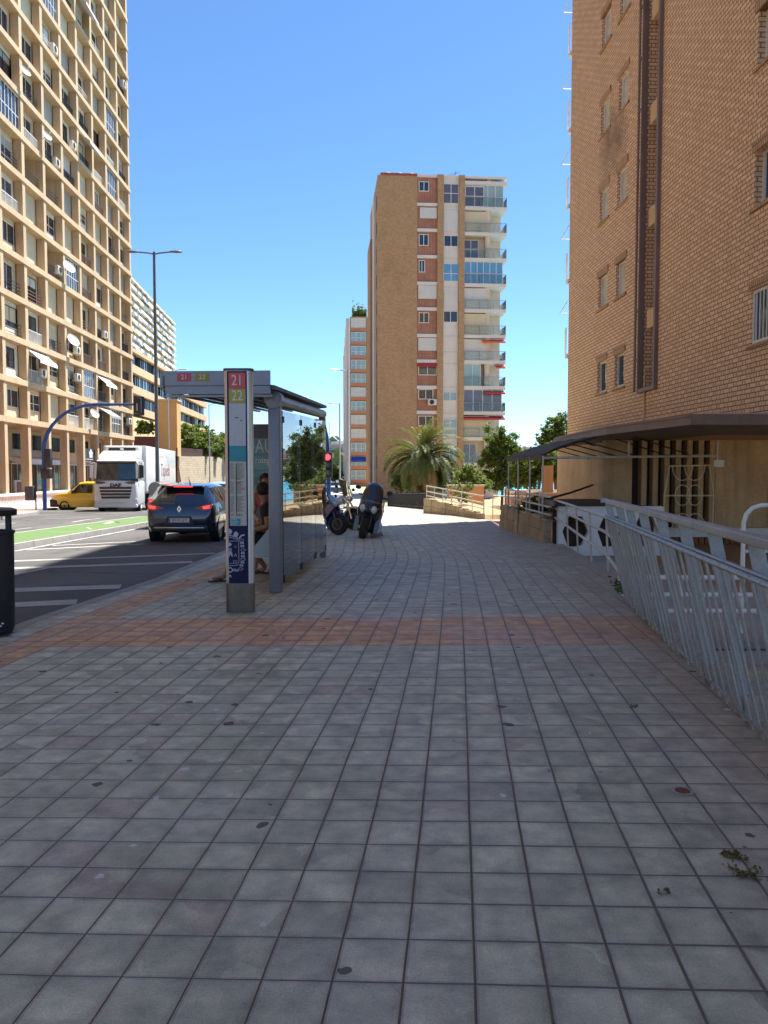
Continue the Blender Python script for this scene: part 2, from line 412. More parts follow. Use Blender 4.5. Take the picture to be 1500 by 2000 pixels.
CONC = mat('concrete', '#9a938a', .85, 0, .18, 1.2, .15, .3, 60, streak=.2)
KERBM = mat('kerb_stone', '#8f8e8c', .8, 0, .16, 1.5, .15, .25, 50, streak=.1)
def joints(m, step):
    N_ = m.node_tree; bs_ = N_.nodes['Principled BSDF']; src = bs_.inputs['Base Color'].links[0].from_socket
    tc = N_.nodes.new('ShaderNodeTexCoord'); sx = N_.nodes.new('ShaderNodeSeparateXYZ'); N_.links.new(tc.outputs['Object'], sx.inputs[0])
    def mt(op, a, v): q = N_.nodes.new('ShaderNodeMath'); q.operation = op; N_.links.new(a, q.inputs[0]); q.inputs[1].default_value = v; return q.outputs[0]
    f = mt('LESS_THAN', mt('FRACT', mt('DIVIDE', sx.outputs[1], step), 0), .018)
    mx = N_.nodes.new('ShaderNodeMixRGB'); N_.links.new(f, mx.inputs[0]); N_.links.new(src, mx.inputs[1]); mx.inputs[2].default_value = (.07, .065, .06, 1); N_.links.new(mx.outputs[0], bs_.inputs['Base Color'])
joints(KERBM, 1.0)
ribbon('road', lambda Y: interp(LKERB, Y), lambda Y: interp(KERB, Y) + .02, zr, ASPH, ysr)
ribbon('kerb', lambda Y: interp(KERB, Y), lambda Y: interp(KERB, Y) + .14, lambda Y: zs(Y) + .003, KERBM, ysr, thick=.3)
ribbon('pavement_edge', lambda Y: interp(REDGE, Y), lambda Y: interp(REDGE, Y) + .2, lambda Y: zs(Y) - .006, CONC, [y for y in ysr if y < 18], thick=1.3)
PINK = mat('pink_tiles', '#b58a7d', .8, 0, .15, 1., .15, .2, 40)
ribbon('far_pavement', lambda Y: -24.6 - .04 * (Y - 50), lambda Y: interp(LKERB, Y), lambda Y: zr(Y) + .13, PINK, [y for y in ysr if y < 100], thick=.3)
ribbon('far_kerb', lambda Y: interp(LKERB, Y), lambda Y: interp(LKERB, Y) + .14, lambda Y: zr(Y) + .134, KERBM, [y for y in ysr if y < 172], thick=.3)
# median with a green painted top
GREEN = mat('green_paint', '#56703f', .75, 0, .14, 1.2, .15, .2, 50)
def line2(p, q): return lambda Y: p.x + (q.x - p.x) * (Y - p.y) / (q.y - p.y)
zmed = lambda Y: zr(Y) + .13
mA, mB = rp(32, 1060, .13), rp(277, 1020, .13)
mC, mD = rp(32, 1041, .13), rp(275, 1009, .13)
near, far_ = line2(mA, mB), line2(mC, mD)
ym = [17 + i for i in range(0, 44)] + [65, 75, 90, 120, 200]
def nx(Y): return near(min(Y, 36)) - .045 * max(0, Y - 36)
def fx(Y): return min(far_(min(Y, 36)), nx(min(Y, 36)) - 1.0) - .045 * max(0, Y - 36)
ribbon('median_kerb', lambda Y: fx(Y) - .16, lambda Y: nx(Y) + .16, zmed, KERBM, ym, thick=.3)
ribbon('median', fx, nx, lambda Y: zmed(Y) + .004, GREEN, ym)
PAINT = mat('road_paint', '#a09e99', .7, 0, .16, 2.5, .2, 0, 30, streak=.15)
mk = MB()
def mark(px, w_):          # px: two ends of a stripe in photo pixels -> two places on the road; w_ = width in metres
    a, b = rp(*px[0]), rp(*px[1]); d = (b - a); n = Vector((-d.y, d.x, 0)).normalized() * w_ / 2
    S = 8
    for i in range(S):
        p, q = a + d * (i / S), a + d * ((i + 1) / S)
        vs = [p - n, q - n, q + n, p + n]
        mk.quad(*[Vector((v.x, v.y, zr(v.y) + .005)) for v in vs])
for e in (((28, 1077), (285, 1030), .13), ((102, 1066), (283, 1057), .16), ((51, 1074.5), (283, 1062.5), .2), ((20, 1096.5), (419, 1081), .24),
          ((20, 1110.5), (376, 1098), .3), ((20, 1124), (91, 1110), .1), ((-60, 1156), (236, 1146), .42), ((-60, 1186), (150, 1176), .42),
          ((20, 1035.5), (61, 1031), .12), ((141, 1020), (200, 1012), .12), ((86, 1013.6), (118, 1012.4), .12), ((0, 1024.5), (30, 1021.5), .12)):
    mark(e[:2], e[2])
tag(mk.build('road_markings', PAINT), kind='structure')
mk2 = MB(); a_ = rp(204, 1021, .139); 
def medmark(p, m):
    q = [rp(x, y, .13) for x, y in p]; mk2.add([(v.x, v.y, zmed(v.y) + .009) for v in q], [tuple(range(len(q)))], m)
medmark([(200, 1024), (214, 1023), (228, 1018.5), (212, 1019.5)], 0); medmark([(168, 1031), (177, 1035), (180, 1034), (171, 1030)], 0)
medmark([(222, 1019), (230, 1022), (234, 1021), (226, 1018)], 1)
tag(mk2.build('median_markings', [PAINT, ASPH]), kind='structure')
# ---------------------------------------------------------------- terrain, sea, far shore
def sm(t): t = max(0., min(1., t)); return t * t * (3 - 2 * t)
def gh(X, Y):
    h = min(zs(Y), -0.02) - 1.0
    if Y > 60: h = -1.45
    xe = -21 - .045 * Y
    if X < xe and Y > 78:
        t = xe - X
        h = h + sm((Y - 80) / 8) * (sm(t / 1.5) * 4.2 + sm(t / 11) * 7.5 + max(0, t - 11) * .12)
    if X > 5 and Y > 33:
        k = max(sm((X - 14) / 14), sm((Y - 110) / 100) if X > 14 else 0)
        k2 = sm((Y - 33) / 25) * sm((X - (14 if Y > 60 else 4.5)) / 8)
        h -= 24 * max(k * sm((Y - 33) / 20), k2 if Y < 75 else 0)
    return h
gx = [-500, -350, -250, -180, -130, -100, -80, -65, -55, -48] + [-44 + 1. * i for i in range(0, 28)] + [-14, -8, -2, 2, 4, 5, 6, 8, 10, 12, 14, 16, 18, 21, 24, 28, 34, 45, 60, 90, 150]
gy = [-60, -30, -10, 0, 4, 8, 14, 20, 26, 30, 33, 36, 39, 42, 46, 50, 54, 60, 66, 72, 76, 78, 80, 82, 84, 86, 88, 92, 98, 106, 116, 130, 150, 180, 220, 280, 350, 450]
tr = MB()
for Y in gy:
    for X in gx: tr.v.append((X, Y, gh(X, Y)))
for i in range(len(gy) - 1):
    for k in range(len(gx) - 1):
        a = i * len(gx) + k; tr.f.append((a, a + 1, a + len(gx) + 1, a + len(gx))); tr.m.append(0)
EARTH = mat('dry_earth', '#9c8663', .95, 0, .3, .6, .25, .3, 20)
tag(tr.build('ground', EARTH, smooth=60), kind='structure')
SEA = mat('sea_water', '#2f9fb5', .18, 0, .12, .02, .05, .25, 1.2, spec=.35)
tag(MB().quad((40, 60, -20), (4000, 60, -20), (4000, 3000, -20), (40, 3000, -20)).build('sea', SEA), kind='structure')
hm = MB(); hx = [-1500 + 60 * i for i in range(0, 68)]; hy = [470 + 60 * i for i in range(0, 56)]
def hh(X, Y):
    n = mnoise.noise(Vector((X / 260, Y / 260, 3))) * 22 + mnoise.noise(Vector((X / 90, Y / 90, 7))) * 8
    land = sm((60 - X) / 160) if Y < 2300 else 1.
    land = max(land, sm((Y - 2280) / 160))
    top = (8 + sm((Y - 900) / 700) * 40 if X < 300 else 0)
    if Y > 2300: top = max(top, sm((Y - 2350) / 700) * 78)
    return -26 + land * (24 + top + n * sm((top) / 30))
for Y in hy:
    for X in hx: hm.v.append((X, Y, hh(X, Y)))
for i in range(len(hy) - 1):
    for k in range(len(hx) - 1):
        a = i * len(hx) + k; hm.f.append((a, a + 1, a + len(hx) + 1, a + len(hx))); hm.m.append(0)
tag(hm.build('hills', mat('far_hillside', '#8b8f78', .95, 0, .35, .012, .3, 0, .08), smooth=60), kind='structure')
tw = MB(); rnd = random.Random(3)
for i in range(900):
    if i < 620: X = rnd.uniform(350, 950); Y = rnd.uniform(2420, 3050)
    else: X = rnd.uniform(-260, 20); Y = rnd.uniform(1150, 1750)
    z = hh(X, Y); a = rnd.uniform(8, 22); b = rnd.uniform(8, 16); hgt = rnd.choice((7, 9, 12, 14, 22)) * rnd.uniform(.8, 1.2)
    tw.box(X - a, X + a, Y - b, Y + b, z - 8, z + hgt, rnd.choice((0, 0, 1, 2)))
tag(tw.build('far_town', [mat('far_white_house', '#d9d2cc', .9, 0, .1, .05), mat('far_pink_house', '#c79f8d', .9, 0, .1, .05), mat('far_grey_house', '#a9a8a8', .9, 0, .1, .05)], fixn=False), kind='stuff')
hb = MB(); 
for i in range(500):
    if i < 300: X = rnd.uniform(350, 950); Y = rnd.uniform(2380, 3050)
    else: X = rnd.uniform(-260, 20); Y = rnd.uniform(900, 1700)
    r = rnd.uniform(8, 22); z = hh(X, Y); vs = []
    for k in range(14): 
        p = Vector((rnd.gauss(0, 1), rnd.gauss(0, 1), rnd.gauss(0, .6))) * r * .6; q = Vector((rnd.gauss(0, 1), rnd.gauss(0, 1), rnd.gauss(0, 1))).normalized() * r * .45
        t = q.cross(Vector((.3, .9, .2))).normalized() * r * .45; c = Vector((X, Y, z + r * .4)) + p
        hb.quad(c - q, c - t, c + q, c + t)
tag(hb.build('far_scrub', leaf_mat('far_scrub_green', (.05, .075, .03), (.10, .13, .06), .1), fixn=False), kind='stuff')
# ================================================================ brick tower on the right
def holes_wall(mb, x0, x1, z0, z1, holes, y=0., mi=0, dep=.25, rmi=None):
    xs = sorted({x0, x1, *[h[0] for h in holes], *[h[1] for h in holes]}); zz = sorted({z0, z1, *[h[2] for h in holes], *[h[3] for h in holes]})
    for a, b in zip(xs, xs[1:]):
        for c, d in zip(zz, zz[1:]):
            mx, mz = (a + b) / 2, (c + d) / 2
            if any(h[0] < mx < h[1] and h[2] < mz < h[3] for h in holes): continue
            mb.quad((a, y, c), (b, y, c), (b, y, d), (a, y, d), mi)
    r = mi if rmi is None else rmi
    for h in holes:
        dp = h[4] if len(h) > 4 else dep; a, b, c, d = h[:4]
        mb.quad((a, y, c), (a, y + dp, c), (a, y + dp, d), (a, y, d), r); mb.quad((b, y, c), (b, y, d), (b, y + dp, d), (b, y + dp, c), r)
        mb.quad((a, y, c), (b, y, c), (b, y + dp, c), (a, y + dp, c), r); mb.quad((a, y, d), (a, y + dp, d), (b, y + dp, d), (b, y, d), r)
BR_T = brick('tan_facing_brick', (.80, .565, .375), (.66, .45, .285), (.25, .135, .065), .25, .1, .0135, .14, .4, .115)
def soot(m, c, r, k):
    N = m.node_tree; b = N.nodes['Principled BSDF']; l = b.inputs['Base Color'].links[0]; src = l.from_socket
    tc = N.nodes.new('ShaderNodeTexCoord'); mp = N.nodes.new('ShaderNodeMapping'); mp.vector_type = 'POINT'
    mp.inputs['Location'].default_value = [-a / q for a, q in zip(c, r)]; mp.inputs['Scale'].default_value = [1 / q for q in r]
    N.links.new(tc.outputs['Object'], mp.inputs[0])
    ln = N.nodes.new('ShaderNodeVectorMath'); ln.operation = 'LENGTH'; N.links.new(mp.outputs[0], ln.inputs[0])
    no = N.nodes.new('ShaderNodeTexNoise'); no.inputs['Scale'].default_value = 2.2; no.inputs['Detail'].default_value = 5; N.links.new(tc.outputs['Object'], no.inputs['Vector'])
    ad = N.nodes.new('ShaderNodeMath'); ad.operation = 'ADD'; N.links.new(ln.outputs[1], ad.inputs[0]); N.links.new(no.outputs[0], ad.inputs[1])
    mr = N.nodes.new('ShaderNodeMapRange'); mr.inputs[1].default_value = .5; mr.inputs[2].default_value = 1.45; mr.inputs[3].default_value = k; mr.inputs[4].default_value = 0
    N.links.new(ad.outputs[0], mr.inputs[0]); mx = N.nodes.new('ShaderNodeMixRGB'); mx.inputs[2].default_value = (.06, .045, .035, 1)
    N.links.new(mr.outputs[0], mx.inputs[0]); N.links.new(src, mx.inputs[1]); N.links.new(mx.outputs[0], b.inputs['Base Color'])
soot(BR_T, (4.2, 0, 11.8), (1.1, 1, 1.7), .55); soot(BR_T, (5.2, 0, 11.6), (.9, 1, 1.3), .55)
BROWN = mat('brown_painted_metal', '#776258', .55, 0, .15, 1.5, .12, .1, 40, streak=.3)
BEIGE = mat('beige_render', '#c8a77e', .85, 0, .12, 1., .12, .2, 40, streak=.2)
WINFR = mat('white_window_frame', '#d6d4cf', .45, 0, .06, 2, .05)
CURT = mat('net_curtain', '#b9b6ae', .8, 0, .2, 5, .1)
tow = thing('brick_tower', 'tall tan brick tower with brown entrance canopy along the right edge', 'tower block', (6.84, 28.8, 0), atan2(-1, .0435))
tz1 = 35.6
hol = []; wins = []
rowz = [4.08 + 2.735 * k for k in range(11)]
for z in rowz:
    for x0, x1 in ((3.45, 4.3), (5.1, 5.9), (13.15, 15.3), (19, 21.2), (26, 28)):
        if x0 > 12 and z < 5: dp = .07
        else: dp = .13 if x0 < 12 else .2
        zt = z + (.98 if x0 < 12 else 1.05)
        hol.append((x0, x1, z, zt, dp)); wins.append((x0, x1, z, zt, dp))
hol.append((7.2, 8.3, 3.75, tz1 - .6, .75))
mb = MB(); TL, TD = 46., 13.
holes_wall(mb, 0, TL, 2.42, tz1, hol)
mb.quad((0, 0, 2.42), (0, TD, 2.42), (0, TD, tz1), (0, 0, tz1)); mb.quad((TL, 0, 2.42), (TL, TD, 2.42), (TL, TD, tz1), (TL, 0, tz1))
mb.quad((0, TD, 2.42), (TL, TD, 2.42), (TL, TD, tz1), (0, TD, tz1)); mb.quad((0, 0, tz1), (TL, 0, tz1), (TL, TD, tz1), (0, TD, tz1)); mb.quad((0, 0, 2.3), (TL, 0, 2.42), (TL, TD, 2.42), (0, TD, 2.3))
mb.box(7.2, 8.3, .75, .9, 3.75, tz1 - .6)
mb.build('wall', BR_T, tow, fixn=False)
SOLD = brick('soldier_course_brick', (.56, .38, .235), (.46, .30, .18), (.18, .10, .05), .075, .4, .012, .3, .5)
for i, (x0, x1, z0, z1, dp) in enumerate(wins):
    m = MB(); t = .055
    m.box(x0, x0 + t, dp - .05, dp + .02, z0, z1); m.box(x1 - t, x1, dp - .05, dp + .02, z0, z1)
    m.box(x0 + t, x1 - t, dp - .05, dp + .02, z0, z0 + t); m.box(x0 + t, x1 - t, dp - .05, dp + .02, z1 - t, z1)
    if x1 - x0 > 1.5:
        m.box((x0 + x1) / 2 - .03, (x0 + x1) / 2 + .03, dp - .05, dp + .02, z0 + t, z1 - t)
        if z0 < 5:
            for k in range(1, 16):
                xx = x0 + t + (x1 - x0 - 2 * t) * k / 16
                if abs(xx - (x0 + x1) / 2) > .05: m.box(xx - .009, xx + .009, dp - .075, dp - .056, z0 + t, z1 - t)
    wo = m.build('window', WINFR, tow)
    g = MB(); g.box(x0 + t, x1 - t, dp + .0, dp + .018, z0 + t, z1 - t)
    g.build('pane', DARKGLASS if (i * 7) % 5 and x0 > 12 else CURT if z0 > 5 else DARKGLASS if x0 < 12 else CURT, wo)
    s = MB(); s.prism([(-.05, z0 - .11), (dp - .06, z0 - .11), (dp - .06, z0 - .003), (-.05, z0 - .05)], 'x', x0 - .12, x1 + .12)
    s.build('sill', SOLD, wo); s = MB(); s.prism([(-.035, z1 + .004), (.02, z1 + .004), (.02, z1 + .2), (-.035, z1 + .2)], 'x', x0 - .1, x1 + .1)
    s.build('lintel', SOLD, wo)
for z in [5.42 + 2.735 * k for k in range(11)]: m = MB(); m.box(7.5, 8.26, .04, .74, z, z + .5); m.build('shaft_panel', BEIGE, tow)
for x, w_ in ((7.19, .05), (8.3, .11)): m = MB(); m.box(x, x + w_, -.1, .06, 3.7, tz1 - .3); m.build('shaft_edge', BROWN, tow)
m = MB(); m.box(7.25, 8.3, -.09, .0, 3.7, 3.8); m.build('shaft_edge', BROWN, tow)
m = MB(); m.tube([(7.0, -.09, 3.75), (7.0, -.09, tz1 - 1)], .035, 8)
for z in [4.6 + 1.37 * k for k in range(22)]: m.box(6.96, 7.14, -.1, -.06, z, z + .05)
m.build('downpipe', BROWN, tow)
m = MB(); m.tube([(7.6, -.03, 2.4), (7.6, -.03, 4.25), (7.68, -.03, 4.35), (7.85, .1, 4.35)], .028, 8); m.build('cable_conduit', BEIGE, tow, 40)
for k in range(11):
    z = 5.9 + 2.735 * k
    m = MB(); m.box(-.24, -.02, -.05, 1.2, z - .16, z)
    sb_ = m.build('side_balcony', [WHITE], tow); m = MB()
    for x in (-.22, -.12, -.05): m.tube([(x, -.06, z), (x, -.06, z + .95)], .015, 6)
    for q in (.3, .62, .95): m.tube([(-.23, -.06, z + q), (-.02, -.06, z + q)], .014, 6)
    m.tube([(-.4, -.22, z + 1.55), (-.03, -.02, z + 1.95)], .018, 6); m.tube([(-.4, -.22, z + 1.55), (-.4, .3, z + 1.55)], .018, 6)
    m.build('balcony_rail', WHITE, sb_)
# entrance canopy, lobby
m = MB()
Ti = tow.matrix_world.inverted() if False else (Matrix.Translation((6.84, 28.8, 0)) @ Matrix.Rotation(atan2(-1, .0435), 4, 'Z')).inverted()
def tl(x, y): v = Ti @ Vector((x, y, 0)); return (v.x, v.y)
cp = [tl(x, y) for x, y in ((5.36, 13.5), (4.92, 17.1), (5.0, 22.5), (6.0, 27.5), (7.2, 27.5), (14, 27.5), (14, 13.75))]
m.prism(cp, 'z', 2.33, 2.5); m.prism([(x * 1.0, y - .02) for x, y in cp], 'z', 2.47, 2.515)
m.build('canopy', BROWN, tow)
m = MB(); cp2 = [tl(x, y) for x, y in ((5.95, 14.0), (6.6, 26.5), (12, 26.5), (12, 14.2))]
m.prism([tl(5.7, 13.85), tl(7.2, 13.9), tl(7.0, 18), tl(6.2, 18)], 'z', 2.503, 2.56); m.build('canopy_flashing', mat('pale_roof_sheet', '#b3aca4', .5, .3, .15, 2, .1), tow)
STONE = mat('brown_stone_cladding', '#bfa27c', .7, 0, .2, .9, .15, .12, 30, streak=.35)
DKB = mat('dark_brown_slot', '#3d2a1f', .6, 0, .2, 2, .1)
m = MB(); Tw = Ti
for a, b in ((5.75, 6.45), (10.0, 10.65), (10.66, 11.7), (11.71, 13.2)): m.box(a, b, 20.0, 20.35, -.35, 2.325, 0, Tw)
m.box(8.62, 9.985, 20.0, 20.35, -.35, 2.325, 0, Tw)
for k in range(7): m.box(6.7 + .295 * k, 6.7 + .295 * k + .135, 20.0, 20.3, -.1, 2.325, 0, Tw)
m.box(6.08, 6.4, 20.36, 27, -.35, 2.325, 0, Tw)
m.build('lobby_wall', STONE, tow)
m = MB(); m.box(6.45, 8.62, 20.36, 20.5, -.35, 2.325, 0, Tw); m.build('lobby_dark_recess', DKB, tow)  # dark brown sheet stands in for the dark recess behind the slots
m = MB(); m.box(6.9, 12.5, 19.72, 19.99, -.17, .06, 0, Tw); m.build('plinth', WHITE, tow)
m = MB()
for k in range(34): m.box(6.95 + .16 * k, 7.08 + .16 * k, 19.6, 19.99, -.345, -.175, 0, Tw)
m.build('ribbed_step', mat('ribbed_terracotta', '#8a5a37', .8, 0, .2, 3, .1), tow)
ORANGE = mat('orange_render', '#c98d57', .85, 0, .1, .8, .1, .15, 30, streak=.12)
m = MB(); m.box(6.62, 7.02, 22.8, 23.4, -.5, 2.325, 0, Tw); m.build('orange_column', ORANGE, tow)
m = MB(); m.box(7.72, 7.95, 17.98, 18.02, 1.62, 1.78, 0, Tw); m.tube([Tw @ Vector((7.8, 18, 1.78)), Tw @ Vector((7.8, 18, 2.24))], .012, 6); m.build('notice_plate', WHITE, tow)
# ================================================================ slab block on the left
TAN = mat('tan_concrete_frame', '#b6a081', .85, 0, .12, .5, .14, .2, 25, streak=.28)
TANW = mat('tan_render_wall', '#c6b497', .88, 0, .12, .6, .12, .15, 25, streak=.2)
SHUT = [mat('cream_roller_shutter', '#cdbfa4', .6, 0, .06, 1, .06), mat('grey_roller_shutter', '#a8a39a', .6, 0, .08, 1, .06), mat('white_roller_shutter', '#cfcdc8', .55, 0, .05, 1, .05)]
IRON = mat('dark_iron_railing', (.03, .03, .034), .5, .4, .2, 3)
GLBL = mat('curtained_glass', '#4a5157', .08, 0, .45, .9, .1, spec=.8)
DISH = mat('dish_grey', '#c4bfb8', .5, 0, .12, 4, .1)
AWN = [mat('white_awning_cloth', '#cfd0d2', .85, 0, .06, 3), mat('grey_awning_cloth', '#8d9096', .85, 0, .1, 3)]
ACW = mat('ac_casing', '#cfc9bd', .5, 0, .06, 3)
INFILL = mat('pale_infill_render', '#cfc8bb', .85, 0, .1, .6, .1, streak=.15)
LB = (-24.45, 50.0, -1.0); LRZ = atan2(1, -.04)
lb = thing('slab_apartment_block', 'huge tan apartment block with deep concrete grid and shop arcade on the left', 'apartment block', LB, LRZ)
slabs = [5.75, 8.38] + [8.38 + 2.77 * k for k in range(1, 19)]       # bottom of each slab above the base
PX = [-.1 + 3.6 * k for k in range(-19, 9)]; K0 = 19; SH = .38  # near bays lie out of view, added for their warm bounce light
X0, X1 = PX[0] - .25, PX[-1] + .25; TOPZ = slabs[-1] + .8
def inview(x, z):
    Y = LB[1] + x; return z - 1.0 < 1.5 + .64 * Y and x > -4.5
for k, x in enumerate(PX):
    m = MB(); m.box(x - .22, x + .22, 0, .55, .9 if 0 else 0, TOPZ); m.build('pier', TAN, lb)
for j, z in enumerate(slabs):
    m = MB(); m.box(X0, X1, -.07, 3.4, z, z + SH)
    if j: m.prism([(.02, z + SH - .01), (.62, z + SH - .01), (.62, z + SH + .3)], 'x', X0 + .1, X1 - .1)
    m.build('floor_slab', TAN, lb)
m = MB(); m.box(X0 + .02, X1 - .02, 3.4, 16, 0, TOPZ); m.box(X0 + .02, X0 + .2, .6, 3.4, 5.8, TOPZ); m.box(X1 - .2, X1 - .02, .6, 3.4, 0, TOPZ)
wallA = m; wallB = MB(); pan_out = MB()
R_ = random.Random(11)
def railing(m, x0, x1, y, z, h, style):
    if style == 0:
        n = int((x1 - x0) / .13)
        for i in range(n + 1): xx = x0 + (x1 - x0) * i / n; m.box(xx - .012, xx + .012, y, y + .025, z, z + h)
        m.box(x0, x1, y - .01, y + .04, z + h, z + h + .04)
    else:
        for q in (.25, .5, .75, 1.): m.box(x0, x1, y, y + .03, z + h * q, z + h * q + .035)
cnt = dict(window=0, shutter=0, ac=0)
for j in range(len(slabs) - 1):
    for k in range(len(PX) - 1):
        x0, x1 = PX[k] + .22, PX[k + 1] - .22; z0, z1 = slabs[j] + SH, slabs[j + 1]; H = z1 - z0; y = .6
        if not inview(x1, z0):
            wallA.box(x0, x1, y, y + .15, z0, z0 + .9); pan_out.box(x0, x1, y + .02, y + .1, z0 + .9, z1); continue
        inf = R_.random() < .45; wallm = MB() if inf else wallA
        typ = R_.choices('WDSOGP', (20, 34, 18, 11, 10, 7))[0]
        if typ == 'W' or typ == 'P':
            sill = .75 if typ == 'W' else 1.05; wx0, wx1 = (x0 + .0, x1 - .0) if R_.random() < .55 else (x0 + R_.uniform(0, .4), x1 - R_.uniform(.1, .6))
            top = z1 - .28
            wallm.box(x0, x1, y, y + .15, z0, z0 + sill); wallm.box(x0, x1, y, y + .15, top, z1)
            if wx0 > x0: wallm.box(x0, wx0, y, y + .15, z0 + sill, top)
            if wx1 < x1: wallm.box(wx1, x1, y, y + .15, z0 + sill, top)
            a, b, c, d = wx0, wx1, z0 + sill, top
        elif typ == 'D':
            wallm.box(x0, x1, y, y + .15, z1 - .26, z1); sd = R_.uniform(0, .45); wallm.box(x1 - sd - .01, x1, y, y + .15, z0, z1 - .26)
            a, b, c, d = x0, x1 - sd - .01, z0, z1 - .26
        elif typ == 'G': a, b, c, d = x0, x1, z0 + .0, z1
        if inf and wallm.f: wallm.build('infill_panel', INFILL, lb); wallm = wallA
        if typ in 'WPDG':
            m = MB(); t = .06; yy = y + .03 if typ != 'G' else .12
            n = 2 if b - a < 2.2 else 3 if typ != 'G' else 6
            m.box(a, b, yy, yy + .07, c, c + t); m.box(a, b, yy, yy + .07, d - t, d)
            for i in range(n + 1):
                xx = a + (b - a - t) * i / n; m.box(xx, xx + t, yy, yy + .07, c + t, d - t)
            if typ == 'G' or R_.random() < .3: m.box(a + t, b - t, yy + .01, yy + .06, c + (d - c) * .42, c + (d - c) * .42 + .05)
            wo = m.build('window' if typ != 'G' else 'balcony_glazing', WINFR if R_.random() < .75 else IRON, lb)
            p = MB(); p.box(a + t * .5, b - t * .5, yy + .03, yy + .045, c + t * .5, d - t * .5); p.build('pane', R_.choice((DARKGLASS, DARKGLASS, GLBL)), wo)
            if R_.random() < .38 and typ != 'G':           # half lowered shutter in front of the pane
                f = R_.uniform(.25, .75); s = MB(); nn = 7
                for i in range(nn):
                    zz = d - (d - c) * f * (i + 1) / nn; s.box(a + t, b - t, yy + .012, yy + .029, zz + .006, zz + (d - c) * f / nn - .002)
                s.build('shutter', R_.choice(SHUT), wo)
        elif typ == 'S':
            s = MB(); nn = 14; sf = R_.choice((1, 1, .8))
            for i in range(nn): s.box(x0, x1, y + .0, y + .05, z1 - (z1 - z0) * sf * (i + 1) / nn + .012, z1 - (z1 - z0) * sf * i / nn - .004)
            s.box(x0, x1, y + .02, y + .06, z0, z1, 1); s.build('roller_shutter', [R_.choice(SHUT[:2]), BLACK], lb)
        elif typ == 'O':
            s = MB(); s.box(x0, x1, 1.9, 2.0, z0, z1); s.build('loggia_wall', R_.choice((TANW, WHITE, SHUT[1])), lb)
            s = MB(); a = x0 + .3; s.box(a, a + 1.6, 1.82, 1.89, z0, z1 - .5); s.build('loggia_door', DARKGLASS, lb)
            wallA.box(x0 - .05, x0 + .02, .56, 2, z0, z1); wallA.box(x1 - .02, x1 + .05, .56, 2, z0, z1)
        if typ in 'DOG' and typ != 'G' or (typ == 'W' and R_.random() < .15):
            rl = MB(); st = R_.choice((0, 1)); railing(rl, x0, x1, .3, z0 + .02, .92, st)
            rl.build('balcony_railing', R_.choice((WHITE, IRON, IRON, BROWN)), lb)
        if R_.random() < .2 and typ not in 'SG':
            u = MB(); xa = x1 - .95 if R_.random() < .6 else x0 + .05; za = z0 + R_.choice((.5, .62, .4, 1.2))
            u.bbox(xa, xa + .85, .02, .34, za, za + .6, .03, 0); u.lathe([(.0, 0), (.22, 0), (.24, .012)], 16, 1, Matrix.Translation((xa + .36, .018, za + .3)) @ Matrix.Rotation(R(90), 4, 'X'))
            u.box(xa + .05, xa + .1, .05, .5, za - .06, za); u.box(xa + .74, xa + .79, .05, .5, za - .06, za)
            u.build('air_conditioner', [ACW, BLACK], lb, 30)
        if R_.random() < .09 and typ in 'DWO':
            aw = MB(); q = R_.uniform(.7, 1.1); zt = z1 - .12
            aw.prism([(.1, zt), (.1, zt - .03), (-q, zt - .75), (-q, zt - .95), (-q + .015, zt - .95), (-q + .02, zt - .72)], 'x', x0 + .02, x1 - .02)
            aw.build('awning', R_.choice((AWN[0], AWN[0], AWN[1])), lb)
def dish(k, j, dx, r=.5):
    x = -.1 + 3.6 * k - 14.4 + dx; z = slabs[j] + SH + 1.3
    m = MB(); T = Matrix.Translation((x, -.3, z)) @ Matrix.Rotation(R(60), 4, 'X') @ Matrix.Rotation(R(-25), 4, 'Y')
    m.lathe([(.001, .0), (r * .5, .03), (r * .85, .1), (r, .16), (r * .98, .17), (r * .84, .12), (.001, .02)], 22, 0, T)
    m.tube([T @ Vector((0, -r * .9, .13)), T @ Vector((0, 0, .5))], .015, 5); m.ball(T @ Vector((0, 0, .5)), .05)
    m.tube([(x, -.25, z), (x, .1, z - .3)], .025, 6)
    m.build('satellite_dish', DISH, lb, 40)
dish(6, 4, 3.5, .55); dish(7, 2, .5, .55); dish(8, 0, 1.6, .45); dish(4, 8, 3.4, .4); dish(5, 7, 3.3, .4)
wallA.build('wall', TANW, lb)
o = pan_out.build('window', DARKGLASS, lb); o['kind'] = 'stuff'
